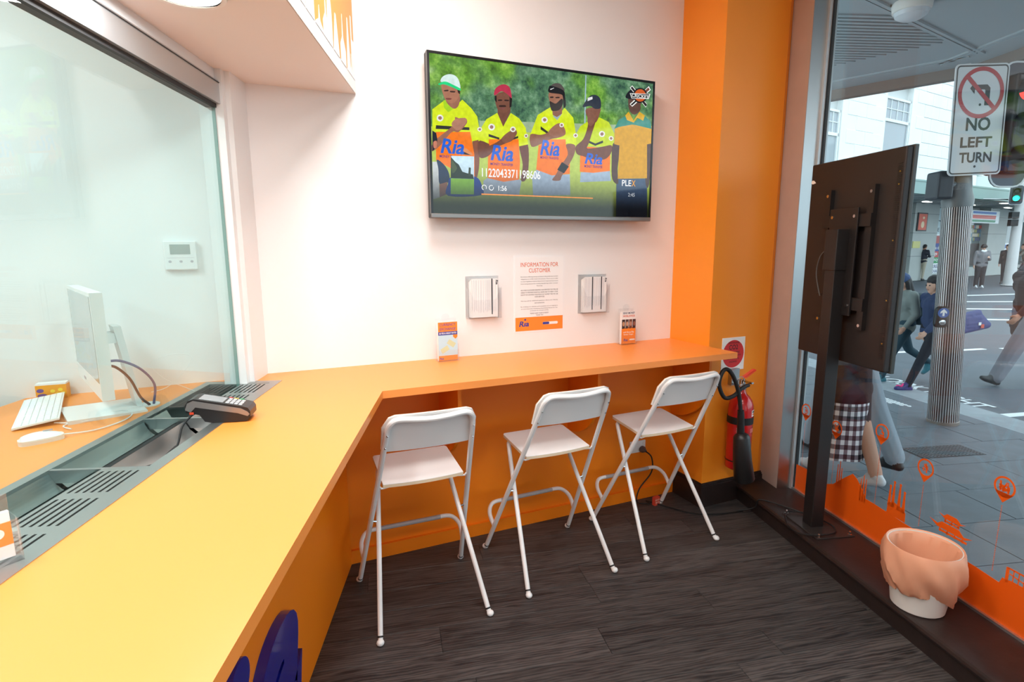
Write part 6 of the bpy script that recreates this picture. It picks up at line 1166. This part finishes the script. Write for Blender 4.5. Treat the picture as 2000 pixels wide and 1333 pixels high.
MB().tube(spline([sc((-.06, .15, 1.1)), sc((-.07, .15, 1.3)), sc((-.06, .06, 1.46)), sc((.06, .06, 1.46)), sc((.07, .15, 1.3)), sc((.06, .155, 1.15))], 5), .04, 8).build('scarf', mat('scarf_white', (236, 236, 236), .8), t, True)
t, sc, Hh, T_ = person('person in grey jacket and black trousers looking at a phone across the road', (20.46, 20.93, GZ), math.radians(155), 1.72, dict(lt=.05, rt=-.02, la=.25, le=1.6, ra=.05, re=.25, lin=.5, nod=.45, lab=.15, rab=.2, legw=1.3), dict(skin=SKIN1, top=(116, 116, 120), legs=(34, 34, 42), shoe=(214, 214, 216)), ((28, 24, 26), 'bob'), voxel=.014, wide=1.2)
MB().tube(spline([sc((-.07, .07, 1.47)), sc((0, .10, 1.44)), sc((.07, .07, 1.47))], 5), .045, 8).build('collar', mat('scarf_white', (236, 236, 236), .8), t, True)
t, sc, Hh, T_ = person('cyclist in a brown jacket at the right edge on the far pavement', (25.55, 23.9, GZ), math.radians(60), 1.75, dict(lt=.5, lk=.7, rt=.1, rk=.2, la=.8, le=.5, ra=.8, re=.5, lean=.2), dict(skin=SKIN1, top=(110, 104, 96), legs=(70, 74, 82), shoe=(40, 40, 42)), ((40, 34, 30), 'short'), voxel=.014)
person('person in black with a light blue bag standing behind the far white pole', (23.6, 22.95, GZ), math.radians(120), 1.70, dict(lt=.06, rt=-.06), dict(skin=SKIN1, top=(40, 38, 44), legs=(50, 48, 56), shoe=(36, 36, 38)), ((34, 30, 30), 'short'), voxel=.014)
bk = thing('bicycle', 'grey bicycle beside the cyclist at the right edge of the far pavement', 'bicycle', (25.15, 23.35, GZ), math.radians(-30))
M_TYRE = mat('tyre', (38, 40, 42), .7); M_FRAME = mat('bike_frame', (90, 96, 102), .4, .4)
for cx_ in (-.5, .52):
    w_ = MB().tube([(cx_ + .335 * cos(2 * PI * i / 36), 0, .345 + .335 * sin(2 * PI * i / 36)) for i in range(36)], .018, 6, True).build('wheel', M_TYRE, bk, True)
    b = MB()
    for i in range(12): a = 2 * PI * i / 12; b.tube([(cx_, 0, .345), (cx_ + .32 * cos(a), 0, .345 + .32 * sin(a))], .0025, 4)
    b.build('spokes', M_CHROME, w_)
for p in (((-.5, 0, .345), (-.05, 0, .32)), ((-.5, 0, .345), (-.18, 0, .82)), ((-.05, 0, .32), (-.2, 0, .92)), ((-.05, 0, .32), (.36, 0, .78)), ((-.17, 0, .80), (.36, 0, .82)), ((.52, 0, .345), (.35, 0, .92))): MB().tube(p, .017, 8).build('frame_tube', M_FRAME, bk, True)
MB().tube([(.33, -.28, .98), (.37, -.15, .96), (.37, .15, .96), (.33, .28, .98)], .013, 8).build('handlebar', M_BLACK, bk, True); MB().rbox(-.34, -.08, -.07, .07, .91, .96, .02).build('saddle', M_BLACK, bk)
